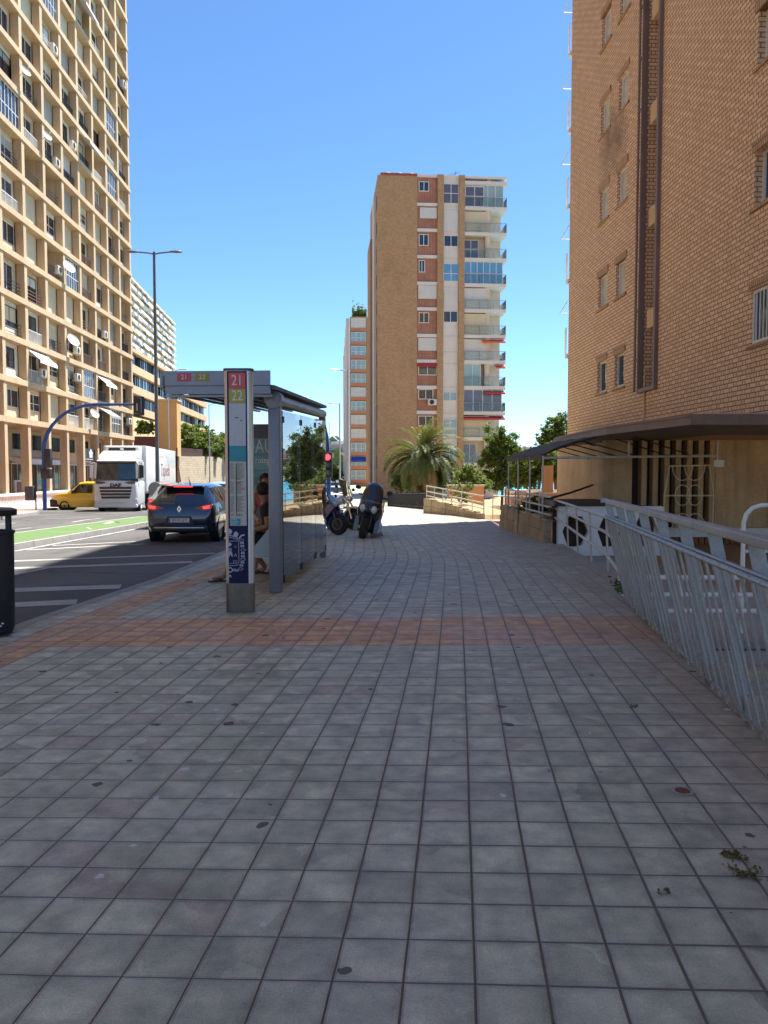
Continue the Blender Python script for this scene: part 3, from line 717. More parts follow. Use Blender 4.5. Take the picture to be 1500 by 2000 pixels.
# arcade: shop fronts set back behind the piers
SGN = mat('black_sign_board', (.015, .016, .02), .4, 0, .2, 2)
SHOPW = mat('white_shop_panel', '#cfccc4', .6, 0, .1, 1)
YEL = mat('yellow_sticker', '#e0a81a', .5, 0, .08, 3)
for k in range(len(PX) - 1):
    if PX[k] < -8: continue
    x0, x1 = PX[k] + .1, PX[k + 1] - .1; yb = 3.0
    m = MB(); m.box(x0, x1, yb + .1, yb + .35, 0, 5.74); sf = m.build('shop_front', TANW, lb)
    m = MB(); m.box(x0 + .15, x1 - .15, yb, yb + .09, .35, 3.1); m.build('shop_window', DARKGLASS, sf)
    m = MB()
    for i in range(4): xx = x0 + .12 + (x1 - x0 - .3) * i / 3; m.box(xx, xx + .06, yb - .04, yb + .02, .1, 3.15)
    m.box(x0 + .1, x1 - .1, yb - .05, yb + .03, .1, .34); m.box(x0 + .1, x1 - .1, yb - .05, yb + .03, 3.1, 3.2); m.build('shop_frame', SHOPW, sf)
    m = MB(); m.box(x0 + .7, x1 - .9, yb + .02, yb + .1, 4.25, 5.4); m.build('mezzanine_window', GLBL, sf)
    m = MB()
    for i in range(9): xx = x0 + .75 + (x1 - x0 - 1.7) * i / 8; m.box(xx, xx + .03, yb - .03, yb + .01, 4.25, 5.4)
    m.build('window_bars', IRON, sf)
def panel(x0, x1, y0, y1, z0, z1, mt, name, par=lb):
    m = MB(); m.box(x0, x1, y0, y1, z0, z1); return m.build(name, mt, par)
bI = lambda k: -.1 + 3.6 * k
panel(bI(-1) + .5, bI(0) - .3, 2.8, 2.94, 3.25, 4.15, SGN, 'shop_sign'); panel(bI(0) + .3, bI(1) - .3, 2.8, 2.94, 3.2, 4.1, SGN, 'shop_sign')
panel(bI(0) + .3, bI(0) + 1.3, 2.78, 2.95, 1.9, 3.05, YEL, 'shop_poster'); panel(bI(0) + 1.35, bI(1) - .3, 2.8, 2.94, .5, 3.0, SHOPW, 'shop_poster')
panel(bI(2) + .4, bI(3) - .4, 2.8, 2.94, .35, 1.9, SHOPW, 'shop_poster')
pm = MB(); pm.box(bI(2) + .7, bI(3) - .7, 2.76, 2.79, .7, 1.75); pm.build('shop_poster', mat('food_poster', '#8d5f58', .5, 0, .6, 2.5, .2), lb)
panel(bI(-1) + .3, bI(0) - .3, 2.8, 2.94, .6, 3.1, SHOPW, 'shop_poster')
s1 = panel(bI(1) + .3, bI(1) + 1.75, .6, .72, 3.3, 4.6, SGN, 'projecting_sign')
text_mesh('sign_letter', 'S', 1.0, WHITE, Matrix.Translation((bI(1) + 1.0, .59, 4.0)) @ FRONT @ Matrix.Rotation(0, 4, 'Z'), s1, .004)
s2 = panel(bI(4) + .35, bI(5) - .3, .2, .32, 3.35, 4.5, SGN, 'projecting_sign')
m = MB(); m.prism([(-.35, 0), (.35, 0), (.35, .35), (.5, .35), (0, .75), (-.5, .35), (-.35, .35)], 'y', 0, .006, 0, Matrix.Translation((bI(4) + 2.2, .19, 3.75))); m.box(bI(4) + .9, bI(5) - .9, .19, .196, 3.58, 3.62); m.build('house_emblem', WHITE, s2)
for k in (1, 2, 3):
    m = MB(); x0, x1 = bI(k) + (1.9 if k == 1 else .1), bI(k + 1) - .1
    m.prism([(2.9, 3.75), (2.9, 3.6), (1.5, 3.1), (1.42, 3.1), (1.42, 3.45), (1.5, 3.5)], 'x', x0, x1); m.build('shop_awning', AWN[0], lb)
# balustrade along the arcade
ba = thing('balustrade', 'low white balustrade between the arcade piers of the tan block', 'balustrade', (LB[0] + .25, LB[1], LB[2]), LRZ)
m = MB(); m.box(-8, 13.5, .0, .3, .95, 1.1); m.box(-8, 13.5, -.02, .32, 0, .28)
m.build('coping', WHITE, ba)
m = MB()
for i in range(100):
    x = -7.9 + .214 * i; m.lathe([(.045, .28), (.075, .42), (.05, .62), (.04, .8), (.06, .95)], 6, 0, Matrix.Translation((x, .15, 0)))
m.build('balusters', WHITE, ba, 50)
# ================================================================ block in the centre
def plane_tools(P0, rz):
    c, s = cos(rz), sin(rz)
    def loc(px, py):
        d = ray(px, py); a = (P0[1] * d.x - P0[0] * d.y) / (c * d.y - s * d.x)
        t = (P0[1] + a * s) / d.y
        return a, CAMZ + d.z * t - P0[2]
    return loc
CB = at(738, 950, 83.0); CBO = (CB.x, CB.y, -1.35); CRZ = R(4.5)
cb = thing('brick_apartment_block', 'ten storey brick and terracotta block with corner balconies behind the palm', 'apartment block', CBO, CRZ)
L = plane_tools(CBO, CRZ)
BR_C = brick('brown_facing_brick', (.58, .37, .21), (.45, .275, .145), (.26, .16, .09), .26, .11, .014, .4, .5)
TERR = mat('terracotta_cladding', '#ab6f55', .8, 0, .1, 1.5, .1, .1, 12)
def terr():
    N = NT('terracotta_strips'); tc = N.n('TexCoord').outputs['Object']; s = N.n('SeparateXYZ', {0: tc}).outputs
    f = N.math('LESS_THAN', N.math('FRACT', N.math('MULTIPLY', s[0], 3.4)), .12)
    n = N.n('TexNoise', {'Vector': tc, 'Scale': 1.3, 'Detail': 5.}).outputs[0]
    c = N.mix(N.rng(n, .3, .7), (.30, .135, .085, 1), (.42, .20, .135, 1)); c = N.mix(f, c, (.22, .11, .075, 1))
    N.l(c, N.b.inputs['Base Color']); N.b.inputs['Roughness'].default_value = .8; return N.mat
TERR = terr()
CREAM = mat('cream_panel', '#cfc3b4', .75, 0, .06, .8, .06, streak=.1)
WPAN = mat('white_panel', '#d6d0ca', .7, 0, .05, .8, .05, streak=.08)
xA, zt = L(738, 341); xB, _ = L(815, 341); xC, _ = L(854, 500); xD, _ = L(866, 500); xE, _ = L(896, 500); xF, _ = L(907, 500); xG, _ = L(958, 500); xH, _ = L(989, 500)
zr0 = L(835, 346)[1]
DEP = 13.
for a, b in ((xC, xD), (xE, xF)): m = MB(); m.box(a, b, -.15, 1, 0, zr0 + .28); m.build('brick_pier', BR_C, cb)
m = MB(); m.box(0, xB, 0, DEP, 0, zt)
m.build('wall', BR_C, cb)
m = MB(); m.box(xB, xC, .08, 2, 0, zr0); m.build('terracotta_bay', TERR, cb)
m = MB(); m.box(xB + .001, xH - .2, 2.0, 11., 0, zr0 - .02); m.build('core_wall', CREAM, cb)
m = MB(); m.box(xD, xE, .1, 2, 0, zr0); m.build('panel_bay', WPAN, cb)
for a, b in ((xB, xC), (xD, xE)): m = MB(); m.box(a, b, .0, .3, zr0, zr0 + .28); m.build('parapet', WPAN, cb)
m = MB(); m.box(.3, xB, -.04, .3, zt - .02, zt + .22); m.build('roof_edge', mat('red_roof_edge', '#9c4a41', .7, 0, .1, 2), cb)
for x in (1.1, 2.35, 3.6): m = MB(); m.lathe([(.55, 0), (.55, .35), (.48, .5), (.01, .55)], 16, 0, Matrix.Translation((x, 1.5, zt + .2))); m.build('water_tank', CREAM, cb, 40)
m = MB(); m.tube([(xD + 1.2, 1, zr0), (xD + 1.5, 1, zr0 + 1.1)], .03, 5); m.tube([(xD + .8, 1, zr0 + .7), (xD + 1.9, 1, zr0 + 1.0)], .02, 5); m.build('aerial', IRON, cb)
# left flank
for r_ in ((-.25, 2.8, 5.0, 1.2),): m = MB(); m.box(r_[0], -.02, r_[1], r_[2], 0, zt - r_[3]); m.build('flank_rib', WPAN, cb)
m = MB(); m.box(-.35, -.03, 7.5, DEP, 0, zt - 4.5); m.build('flank_wing', BR_C, cb)
for k in range(11):
    z = 3.2 + 2.8 * k
    m = MB(); m.box(-.05, .0, 1.4, 2.6, z, z + 1.3); m.build('slot_window', GLBL, cb)
def rect(px0, py0, px1, py1):
    a, z1 = L(px0, py0); b, z0 = L(px1, py1); return a, b, z0, z1
def win(r, n=2, pane=DARKGLASS, y=.0, mid=0, fr=WINFR, dep=.08):
    a, b, c, d = r; t = .07; m = MB()
    m.box(a, b, y, y + dep, c, c + t); m.box(a, b, y, y + dep, d - t, d)
    for i in range(n + 1): xx = a + (b - a - t) * i / n; m.box(xx, xx + t, y, y + dep, c + t, d - t)
    if mid: m.box(a + t, b - t, y + .01, y + dep - .01, c + (d - c) * mid, c + (d - c) * mid + t)
    wo = m.build('window', fr, cb); p = MB(); p.box(a + t, b - t, y + .03, y + .05, c + t, d - t); p.build('pane', pane, wo); return wo
def shut(r, y=.0, mt=None):
    a, b, c, d = r; m = MB(); n = 10
    for i in range(n): m.box(a, b, y, y + .06, c + (d - c) * i / n + .008, c + (d - c) * (i + 1) / n)
    return m.build('roller_shutter', mt or SHUT[2], cb)
BLUEG = mat('sky_blue_glazing', '#5b93bd', .08, 0, .15, .6, .05, spec=.8)
PALEG = mat('pale_glazing', '#8fa6a6', .1, 0, .15, .6, .05, spec=.7)
DUSKG = mat('dusky_glazing', '#5d5a66', .1, 0, .2, .9, .05, spec=.7)
c1 = [(0, 'w', 818, 354, 838, 374), (397, 's', 820, 405, 853, 427), (447, 'w', 818, 457, 837, 480), (499, 'w', 818, 508, 830, 532), (551, 's', 817, 557, 853, 584),
      (601, 'w', 818, 610, 838, 631), (653, 's', 817, 660, 853, 685), (703, 'a', 817, 714, 853, 733), (754, 'w', 817, 760, 846, 780), (803, 'w', 817, 812, 846, 832), (852, 'w', 817, 862, 850, 884), (902, 's', 817, 908, 853, 932)]
for yb, t, *r in c1:
    if yb:
        a, b, c, d = rect(815.5, yb, 854, yb + 6); m = MB(); m.box(xB, xC, -.06, .078, c, d + .05); m.build('lintel', WPAN, cb)
    if t == 's': shut(rect(*r), -.02)
    else: win(rect(*r), 2, GLBL if t == 'a' else DARKGLASS, -.01)
    if t == 'a':
        a, b, c, d = rect(816, 708, 853, 716); m = MB(); m.prism([(-.05, d), (-.35, c), (-.35, c - .08), (-.33, c - .08), (-.03, d - .04)], 'x', a, b); m.build('awning', mat('red_awning', '#b03a3c', .8, 0, .1, 4), cb)
a, b, c, d = rect(835, 780, 852, 792)
m = MB(); m.bbox(a, b, -.42, -.08, c, d, .03); m.lathe([(.001, 0), (.24, 0), (.25, .01)], 16, 1, Matrix.Translation((a + .42, -.43, (c + d) / 2)) @ Matrix.Rotation(R(90), 4, 'X')); m.build('air_conditioner', [ACW, BLACK], cb, 30)
c2 = [(866, 358, 896, 398, DUSKG, 2, .5), (867, 459, 895, 482, DARKGLASS, 2, 0), (866, 514, 896, 550, BLUEG, 2, .42), (866, 607, 894, 630, DARKGLASS, 2, 0), (865, 765, 893, 783, PALEG, 2, 0), (865, 818, 893, 836, PALEG, 2, 0), (865, 838, 893, 849, PALEG, 1, 0), (865, 880, 892, 894, BLUEG, 2, 0)]
for r in c2: win(rect(*r[:4]), r[5], r[4], .02, r[6])
for y in (402, 408, 452, 503, 560, 595, 655, 686, 709, 755, 806, 856): 
    a, b, c, d = rect(866, y, 896, y + 2.2); m = MB(); m.box(xD, xE, .06, .098, c, d); m.build('panel_band', CREAM, cb)
for r in ((867, 410, 895, 450), (867, 568, 895, 602), (866, 862, 893, 878)): shut(rect(*r), .03, SHUT[2])
# corner balconies
RAILG = glass_thin('balcony_glass', (.94, .98, .975), 1.18); ORAW = mat('orange_awning', '#d8573a', .8, 0, .1, 4); REDW = mat('red_awning', '#b03a3c')
ysl = [403 + 50.1 * k for k in range(-1, 11)]
kinds = 'TSDBSSSGENRS'
for k, yy in enumerate(ysl):
    a, z1 = L(907, yy); _, z0 = L(907, yy + 6.5)
    m = MB(); m.box(xF, xH, -.05, 9., z0, z1); bs = m.build('balcony_slab', WPAN, cb)
    if k == 0: continue
    # storey above this slab lies between slab k (its floor) and slab k-1 (its ceiling)
    zc = L(907, ysl[k - 1] + 6.5)[1]; zf = z1; kd = kinds[k - 1]
    m = MB(); m.box(xF, xG, 1.1, 1.3, zf, zc); m.box(xG - .5, xG, .25, 1.1, zf, zc); m.build('balcony_wall', CREAM, cb)
    if kd in 'BEGT':
        n = {'B': 6, 'E': 4, 'G': 2, 'T': 5}[kd]; xr = xH - .35 if kd in 'BET' else xF + 1.9
        win((xF, xr, zf, zc), n, {'B': BLUEG, 'E': DUSKG, 'G': PALEG, 'T': PALEG}[kd], .12, .45 if kd in 'BT' else 0)
        if kd == 'T': win((xF + .05, xF + 2.1, zf, zc - .2), 2, DUSKG, .02, .5)
    elif kd in 'SNR':
        if kd == 'R': win((xF + .1, xF + 1.6, zf, zc - .3), 2, DUSKG, .9)
        else: shut((xF, xG - .1 if k != 6 else xF + 2.6, zf, zc - .1), .22, SHUT[2] if k % 2 else SHUT[0])
    elif kd == 'D': win((xF, xF + 1.7, zf, zc - .2), 2, DUSKG, .85, .5)
    m = MB(); m.box(xF, xH, -.03, -.018, zf + .08, zf + .95); m.box(xH - .03, xH - .018, -.01, 6, zf + .08, zf + .95); rg = m.build('balcony_glass', RAILG, cb)
    m = MB(); m.tube([(xF, -.03, zf + .98), (xH - .02, -.03, zf + .98), (xH - .02, 6, zf + .98)], .03, 6)
    for xx in (xF + .1, xF + 1.7, xF + 3.2, xH - .02): m.tube([(xx, -.03, zf - .05), (xx, -.03, zf + .98)], .025, 6)
    for q in range(4): m.tube([(xH - .02, 1.5 * q + 1.4, zf), (xH - .02, 1.5 * q + 1.4, zf + .98)], .02, 5)
    m.build('balcony_rail', mat('grey_balcony_rail', '#8b9196', .4, .6, .1, 3), rg)
    if k in (7, 8, 10, 9):
        mt = {7: ORAW, 8: ORAW, 9: REDW, 10: REDW}[k]
        xa = {7: xG - .9, 8: xG + .6, 9: xF + 2.2, 10: xF}[k]
        m = MB(); zz = zc - .05; m.prism([(.6, zz), (-.4, zz - .32), (-.4, zz - .5), (-.36, zz - .5), (-.34, zz - .32), (.62, zz - .06)], 'x', xa, xH - .1); m.build('awning', mt, cb)
m = MB(); m.box(xG - .35, xG, .2, .55, 0, zr0); m.build('balcony_column', CREAM, cb)
m = MB(); m.box(xF, xH, -.02, 9., zr0 + .02, zr0 + .25); m.build('balcony_roof', WPAN, cb)
# ================================================================ farther brick block with orange bands
B2 = at(682, 950, 156.0); B2O = (B2.x, B2.y, -1.4)
b2 = thing('banded_apartment_block', 'slimmer distant apartment block with orange bands and a roof garden', 'apartment block', B2O, R(4))
L2 = plane_tools(B2O, R(4)); zt2 = L2(700, 618)[1]; xw = L2(735, 700)[0]
m = MB(); m.box(.25, xw, .3, 50, 0, zt2); m.build('wall', BR_C, b2)
for yb in [640 + 27 * k for k in range(12)]:
    a, z1 = L2(682, yb); z0 = L2(682, yb + 6)[1]; m = MB(); m.box(.25, 3.5, .0, .32, z0, z1); m.build('orange_band', mat('orange_band', '#c47a55', .8, 0, .08, 1), b2)
for i, y0 in enumerate((2, 9, 17, 26, 36)): m = MB(); m.box(-.5, .2, y0, y0 + 3.2, 0, zt2 - .6 * i); m.build('flank_rib', WPAN, b2)
m = MB(); m.box(0, .24, .0, 50, 0, zt2 - .4); m.build('flank_rib', WPAN, b2)
for i in range(12):
    yb = 640 + 27 * i; zb = L2(682, yb)[1]; zc = zb + 1.9
    m = MB(); m.box(.45, 3.3, .1, .28, zb, zc); g = m.build('balcony_glazing', R_.choice((PALEG, CREAM, PALEG, DUSKG)), b2)
    m = MB()
    for x in (.4, 1.3, 1.45, 2.4, 3.3): m.box(x, x + .08, .03, .12, zb, zc)
    m.box(.4, 3.38, .03, .12, zb + .75, zb + .83); m.box(.4, 3.38, .03, .12, zc - .1, zc); m.build('balcony_frame', WINFR, g)
    if i == 10:
        m = MB(); m.prism([(0.05, zc), (-.7, zc - .7), (-.7, zc - 1.1), (-.66, zc - 1.1), (-.62, zc - .7), (.05, zc - .1)], 'x', .4, 3.4); m.build('awning', mat('blue_awning', '#1f3f8f', .8, 0, .1, 3), b2)
m = MB(); rr = random.Random(5)
for i in range(500):
    p = Vector((rr.uniform(.8, 3.6), rr.uniform(.8, 3), zt2 + abs(rr.gauss(0, 1.0)))); q = Vector((rr.gauss(0, 1), rr.gauss(0, 1), rr.gauss(0, 1))).normalized() * .28; t = q.cross(Vector((.2, .5, .8))).normalized() * .2
    m.quad(p - q, p - t, p + q, p + t)
m.build('roof_garden', leaf_mat('roof_garden_green', (.05, .075, .02), (.11, .14, .05)), b2, fixn=False)
# ================================================================ blocks up the hill on the left
def ribbon_block(name, label, P, rz, length, depth, zbase, floors, fh, wallm_, winm, frm, bandh, proud, seed, awn=None):
    t = thing(name, label, 'apartment block', P, rz); rr = random.Random(seed)
    m = MB(); m.box(0, length, .5, depth, -zbase, floors * fh); m.build('wall', wallm_, t)
    m = MB()
    for k in range(floors + 1): m.box(-.1, length + .1, -proud, .52, k * fh - (0 if k else .4), k * fh + (bandh if k < floors else .5))
    m.build('balcony_band', wallm_, t)
    for k in range(floors):
        m = MB(); x = 0
        while x < length - 1:
            w_ = rr.uniform(1.6, 3.2); mi = rr.choice((0, 0, 0, 1, 2)); y = rr.choice((.1, .1, .35)); m.box(x + .05, min(x + w_, length), y, .5, k * fh + bandh, (k + 1) * fh - .02, mi); x += w_
        wo = m.build('window_band', winm, t)
        m = MB(); x = .1
        while x < length - .5: m.box(x, x + .09, .02, .12, k * fh + bandh, (k + 1) * fh); x += rr.uniform(.8, 1.7)
        m.build('window_frames', frm, wo)
        if awn:
            m = MB()
            for _ in range(int(length / 9)):
                x = rr.uniform(0, length - 4); zz = (k + 1) * fh - .1; m.prism([(-.0 - proud, zz), (-proud - .8, zz - 1.1), (-proud - .75, zz - 1.15), (-proud + .05, zz - .1)], 'x', x, x + rr.uniform(2, 4), rr.choice((0, 0, 1)))
            m.build('awning', awn, wo)
    return t
WT = mat('white_slab_render', '#cfcac3', .8, 0, .06, .2, .06)
hb_ = at(252, 690, 250); hb2 = at(341, 720, 331)
wb = ribbon_block('white_slab_block', 'long white ribbon windowed slab block far up the hill', (hb_.x, hb_.y, 40), atan2(hb2.y - hb_.y, hb2.x - hb_.x), hypot(hb2.x - hb_.x, hb2.y - hb_.y), 16, 45, 9, 2.68, WT, [GLBL, DARKGLASS, mat('sand_awning', '#c9a96b', .8, 0, .1, 1)], WINFR, .95, .7, 4,
             [mat('sand_awning', '#c9a96b'), AWN[0]])
h1 = at(258, 700, 105); h2 = at(400, 778, 163)
def hl(t): return h1.x + (h2.x - h1.x) * t, h1.y + (h2.y - h1.y) * t
LEN = hypot(h2.x - h1.x, h2.y - h1.y); ANG = atan2(h2.y - h1.y, h2.x - h1.x)
tx, ty = hl(-.1)
HT = mat('hill_block_render', '#bda383', .85, 0, .1, .3, .08, streak=.12)
ribbon_block('terraced_hill_block', 'tan terraced apartment block with long window bands above the embankment trees', (tx, ty, 6.6), ANG, LEN * .62, 14, 8, 4, 2.75, HT, [GLBL, DARKGLASS, PALEG], IRON, 1.05, .5, 6)
tx, ty = hl(.525)
ribbon_block('lower_hill_block', 'lower stepped wing of tan flats with dark window bands behind hillside trees', (tx, ty, 9.4), ANG, LEN * .475, 12, 10, 3, 2.75, HT, [GLBL, DARKGLASS, PALEG], IRON, 1.05, .5, 9)
s_ = thing('stair_tower', 'plain ochre stair tower standing above the white lorry trailer', 'tower', (at(306.5, 900, 88).x, 88, -1.5), 0)
m = MB(); m.box(0, 2.35, 0, 1.6, 0, at(320, 783, 88).z + 1.5); m.build('wall', mat('ochre_render', '#c39c64', .85, 0, .08, .4, .08, streak=.15), s_)
m = MB(); m.box(-.1, 2.45, -.1, 1.7, at(320, 783, 88).z + 1.503, at(320, 783, 88).z + 1.7); m.build('coping', HT, s_)
# ================================================================ right hand side: fence, rails, forecourt
FLOORT = mat('terracotta_floor', '#a5876b', .75, 0, .18, 1.2, .15, .15, 30)
GREYC = mat('grey_concrete_floor', '#a39b92', .85, 0, .2, .8, .15, .25, 40, streak=.1)
def floorq(name, pts, z, m):
    b = MB(); b.add([(x, y, z(y) if callable(z) else z) for x, y in pts], [tuple(range(len(pts)))]); return tag(b.build(name, m), kind='structure')
b = MB(); b.box(2.9, 16, 8.7, 19.98, -1.2, -.36); o = b.build('forecourt', GREYC); tag(o, kind='structure')
floorq('forecourt_paving', [(5.6, 11.5), (14, 11.0), (14, 19.9), (4.4, 19.9)], -.354, FLOORT)
floorq('lower_yard', [(1.2, -6), (16, -6), (16, 8.69), (2.9, 8.69)], -.76, GREYC)
floorq('yard_blue_floor', [(2.75, 6.1), (4.6, 6.1), (4.9, 7.5), (3.15, 7.5)], -.755, mat('pale_blue_sheet', '#9db3c4', .5, 0, .15, 1.5))  # flat pale blue patch of the yard floor
wl = thing('yard_wall', 'grey concrete step with pale stone foot between yard and forecourt', 'wall', (2.95, 8.45, -.76))
b = MB(); b.box(0, 11, .0, .245, 0, .27); b.box(0, 11, .06, .245, .285, .36); b.box(0, 11, .0, .245, .375, .405); b.build('step_face', CONC, wl)
b = MB(); b.box(0, 11, -.3, -.002, 0, .12); b.build('stone_foot', mat('beige_stone_step', '#b5a48a', .85, 0, .2, 2, .2, .2, 30), wl)
b = MB(); b.box(0, 11, .05, .2, .27, .285); b.build('rusty_joint', mat('rusty_steel', '#7d4a32', .8, .3, .3, 6), wl)
fa = -math.atan(.147)
fe = thing('galvanised_fence', 'leaning galvanised steel fence with flat posts and thin pickets beside the pavement', 'fence', (1.57 + .147 * .6, .6, 0), fa)
FL_ = 8.4 / cos(fa) + .08
postY = [9.0, 8.2, 7.55, 6.86, 6.1, 5.35, 4.6, 3.85, 3.1, 2.35, 1.6, .85]
for Y in postY:
    y = (Y - .6) / cos(fa); b = MB()
    b.add([(-.035, y - .007, -.1), (.045, y - .007, -.1), (.045, y + .007, -.1), (-.035, y + .007, -.1), (-.29, y - .007, 1.13), (-.212, y - .007, 1.13), (-.212, y + .007, 1.13), (-.29, y + .007, 1.13)],
          [(0, 3, 2, 1), (4, 5, 6, 7), (0, 1, 5, 4), (1, 2, 6, 5), (2, 3, 7, 6), (3, 0, 4, 7)])
    b.box(-.06, .07, y - .035, y + .035, -.1, .15, 1); b.build('post', [GALV, CONC], fe)
b = MB(); b.bbox(-.292, -.21, -.3, FL_ - .1, 1.13, 1.18, .006)
for Y in postY[::2]: y = (Y - .6) / cos(fa) + .35; b.box(-.294, -.208, y, y + .012, 1.128, 1.182)
b.build('top_rail', GALV, fe)
b = MB(); b.tube([(-.31, -.3, .975), (-.31, FL_ - .05, .975)], .017, 8); b.tube([(-.28, -.3, .995), (-.28, FL_ - .05, .995)], .013, 8); b.tube([(-.065, -.3, .05), (-.075, FL_ - .05, .05)], .011, 8); b.build('mid_rail', GALV, fe, 40)
b = MB(); n = int(FL_ / .17)
for i in range(n + 1):
    y = -.25 + .17 * i
    if min(abs((Y - .6) / cos(fa) - y) for Y in postY) < .03: continue
    b.tube([(-.055, y, -.06), (-.31, y, .97)], .0098, 6)
    b.ball((-.31, y, .975), .022, n=6, m=4)
b.build('pickets', GALV, fe, 50)
RUSTW = mat('flaking_white_paint', '#bdb7b0', .5, .1, .14, 4, .1, 0, 40, streak=.5)
wr = thing('tubular_railing', 'white three rail tubular railing on the forecourt edge behind the steel fence', 'railing', (2.9, 8.62, -.36))
b = MB()
for z, r in ((.67, .03), (.475, .027), (.29, .027)): b.tube([(-.1, 0, z), (8.5, 0, z)], r, 10)
b.build('rails', RUSTW if 0 else WHITE, wr, 40)
for x in (.45, 2.4, 4.4, 6.4): b = MB(); b.tube([(x - .06, 0, .0), (x, 0, .29), (x, 0, .68)], .02, 8); b.build('post', WHITE, wr, 40)
hr = thing('bent_handrail', 'white handrail tube with rounded corner rising from the forecourt', 'handrail', (4.13, 8.8, -.36))
b = MB(); b.tube([(0, 0, 0), (0, 0, 1.28), (.03, .0, 1.38), (.1, .0, 1.45), (.2, .0, 1.48), (2.5, .1, 1.5)], .025, 10); b.tube([(.02, 0, .95), (2.4, .1, .95)], .02, 8); b.build('tube', WHITE, hr, 50)
# handrail down the pavement edge
def edge_pt(Y): return interp(REDGE, Y) + .1
rh = thing('pavement_handrail', 'rust spotted white handrail with three rails sloping along the pavement edge', 'handrail', (edge_pt(9.2), 9.2, 0))
P0 = Vector((edge_pt(9.2), 9.2, 0))
b = MB()
for za, zb in ((.96, .78), (.78, .52), (.56, .13)):
    b.tube([Vector((edge_pt(Y), Y, zs(Y) + za + (zb - za) * (17.6 - Y) / 8.4)) - P0 for Y in (17.6, 15, 11.9, 10.5, 9.2)], .026, 8)
b.build('rails', RUSTW, rh, 40)
for Y in (17.6, 15.9, 14.7, 13.3, 11.9, 10.6, 9.2):
    b = MB(); x = edge_pt(Y); h = .96 - .18 * (17.6 - Y) / 8.4
    b.tube([Vector((x + .05, Y, zs(Y) - .2)) - P0, Vector((x, Y, zs(Y) + h)) - P0], .018, 8); b.build('post', RUSTW, rh, 40)
# pierced white wall
cw = thing('pierced_wall', 'low white wall with hexagonal openings below the walkway', 'wall', (3.86, 17.0, -.36))
b = MB(); H = 1.1; cwid = .78
def hexcell(x0, hole):
    x1 = x0 + cwid; cx = (x0 + x1) / 2
    ou = [(x0, 0), (cx, 0), (x1, 0), (x1, H / 2), (x1, H), (cx, H), (x0, H), (x0, H / 2)]
    if not hole: b.prism([ou[0], ou[2], ou[4], ou[6]], 'y', 0, .14); return
    iw, ih = .29, .34; cz = .54
    inn = [(cx - .17, cz - ih), (cx, cz - ih), (cx + .15, cz - ih + .03), (cx + iw, cz), (cx + .15, cz + ih), (cx, cz + ih), (cx - .15, cz + ih), (cx - iw, cz)]
    for i in range(8):
        j = (i + 1) % 8
        for y in (0, .14): b.quad((ou[i][0], y, ou[i][1]), (ou[j][0], y, ou[j][1]), (inn[j][0], y, inn[j][1]), (inn[i][0], y, inn[i][1]))
        b.quad((inn[i][0], 0, inn[i][1]), (inn[j][0], 0, inn[j][1]), (inn[j][0], .14, inn[j][1]), (inn[i][0], .14, inn[i][1]))
for i in range(3): hexcell(cwid * i, True)
b.build('wall', WHITE, cw)
b = MB(); b.box(-.1, 1.25, -.05, 1.6, H + .002, H + .11); b.build('brown_coping', DKB, cw)
b = MB(); b.box(0, 2.3, .5, .56, 0, H); b.build('backing', mat('brown_backing', '#4d382b', .8, 0, .25, 2), cw)
# planters
def planter(name, label, A, B, h, wd, rails, seed, h1=None, drop=0):
    h1 = h if h1 is None else h1
    d = Vector((B[0] - A[0], B[1] - A[1], 0)); Ln = d.length; rz = atan2(d.y, d.x); z0 = zs(A[1])
    t = thing(name, label, 'planter', (A[0], A[1], z0), rz); rr = random.Random(seed); sl_ = (zs(B[1]) - z0) / Ln
    b = MB(); n = max(3, int(Ln / .42))
    for i in range(n):
        x0, x1 = Ln * i / n, Ln * (i + 1) / n - .012; zz = sl_ * x0; o_ = rr.uniform(0, .035); hh_ = h + (h1 - h) * (i + .5) / n + rr.uniform(-.03, .03)
        b.bbox(x0, x1, -.16 - wd * 0 + o_, .04, zz - .3, zz + hh_ * .48, .01); b.bbox(x0, x1, -.14 + o_, .04, zz + hh_ * .48 + .004, zz + hh_, .012)
    b.build('stone_slabs', mat('stained_sandstone', '#ab977b', .88, 0, .22, 1.6, .2, .25, 25, streak=.65), t)
    b = MB(); b.add([(0, -.14, h - .06), (Ln, -.14, h1 - .06 + sl_ * Ln), (Ln, -wd, h1 - .06 + sl_ * Ln), (0, -wd, h - .06)], [(0, 1, 2, 3)]); b.build('soil', EARTH, t)
    if rails:
        b = MB()
        for q in rails: b.tube([(0, .0, q), (Ln * .5, .0, q + (sl_ * Ln - drop) * .5), (Ln, .0, q + sl_ * Ln - drop)], .024, 8)
        b.build('rail', RUSTW, t, 40)
        for i in range(int(Ln / 1.3) + 1):
            x = min(Ln, 1.3 * i + .05); b = MB(); b.tube([(x, .0, .1 + sl_ * x), (x, .0, rails[0] + (sl_ - drop / Ln) * x)], .02, 8); b.build('rail_post', RUSTW, t, 40)
    return t
LEAF1 = leaf_mat('shrub_leaf', (.035, .07, .015), (.09, .15, .03))
def leafquad(m, c, s, rr, up=.4):
    q = Vector((rr.gauss(0, 1), rr.gauss(0, 1), rr.gauss(0, up))).normalized() * s
    t = q.cross(Vector((rr.gauss(0, 1), rr.gauss(0, 1), rr.gauss(0, 1)))).normalized() * s * .5
    m.quad(c - q, c - t, c + q, c + t)
p1 = planter('stone_planter', 'stained sandstone planter with white rails beside the shade awning', (3.52, 22.3), (3.76, 17.35), .70, -1.1, (1.15, .92, .74), 3, .54, .12)
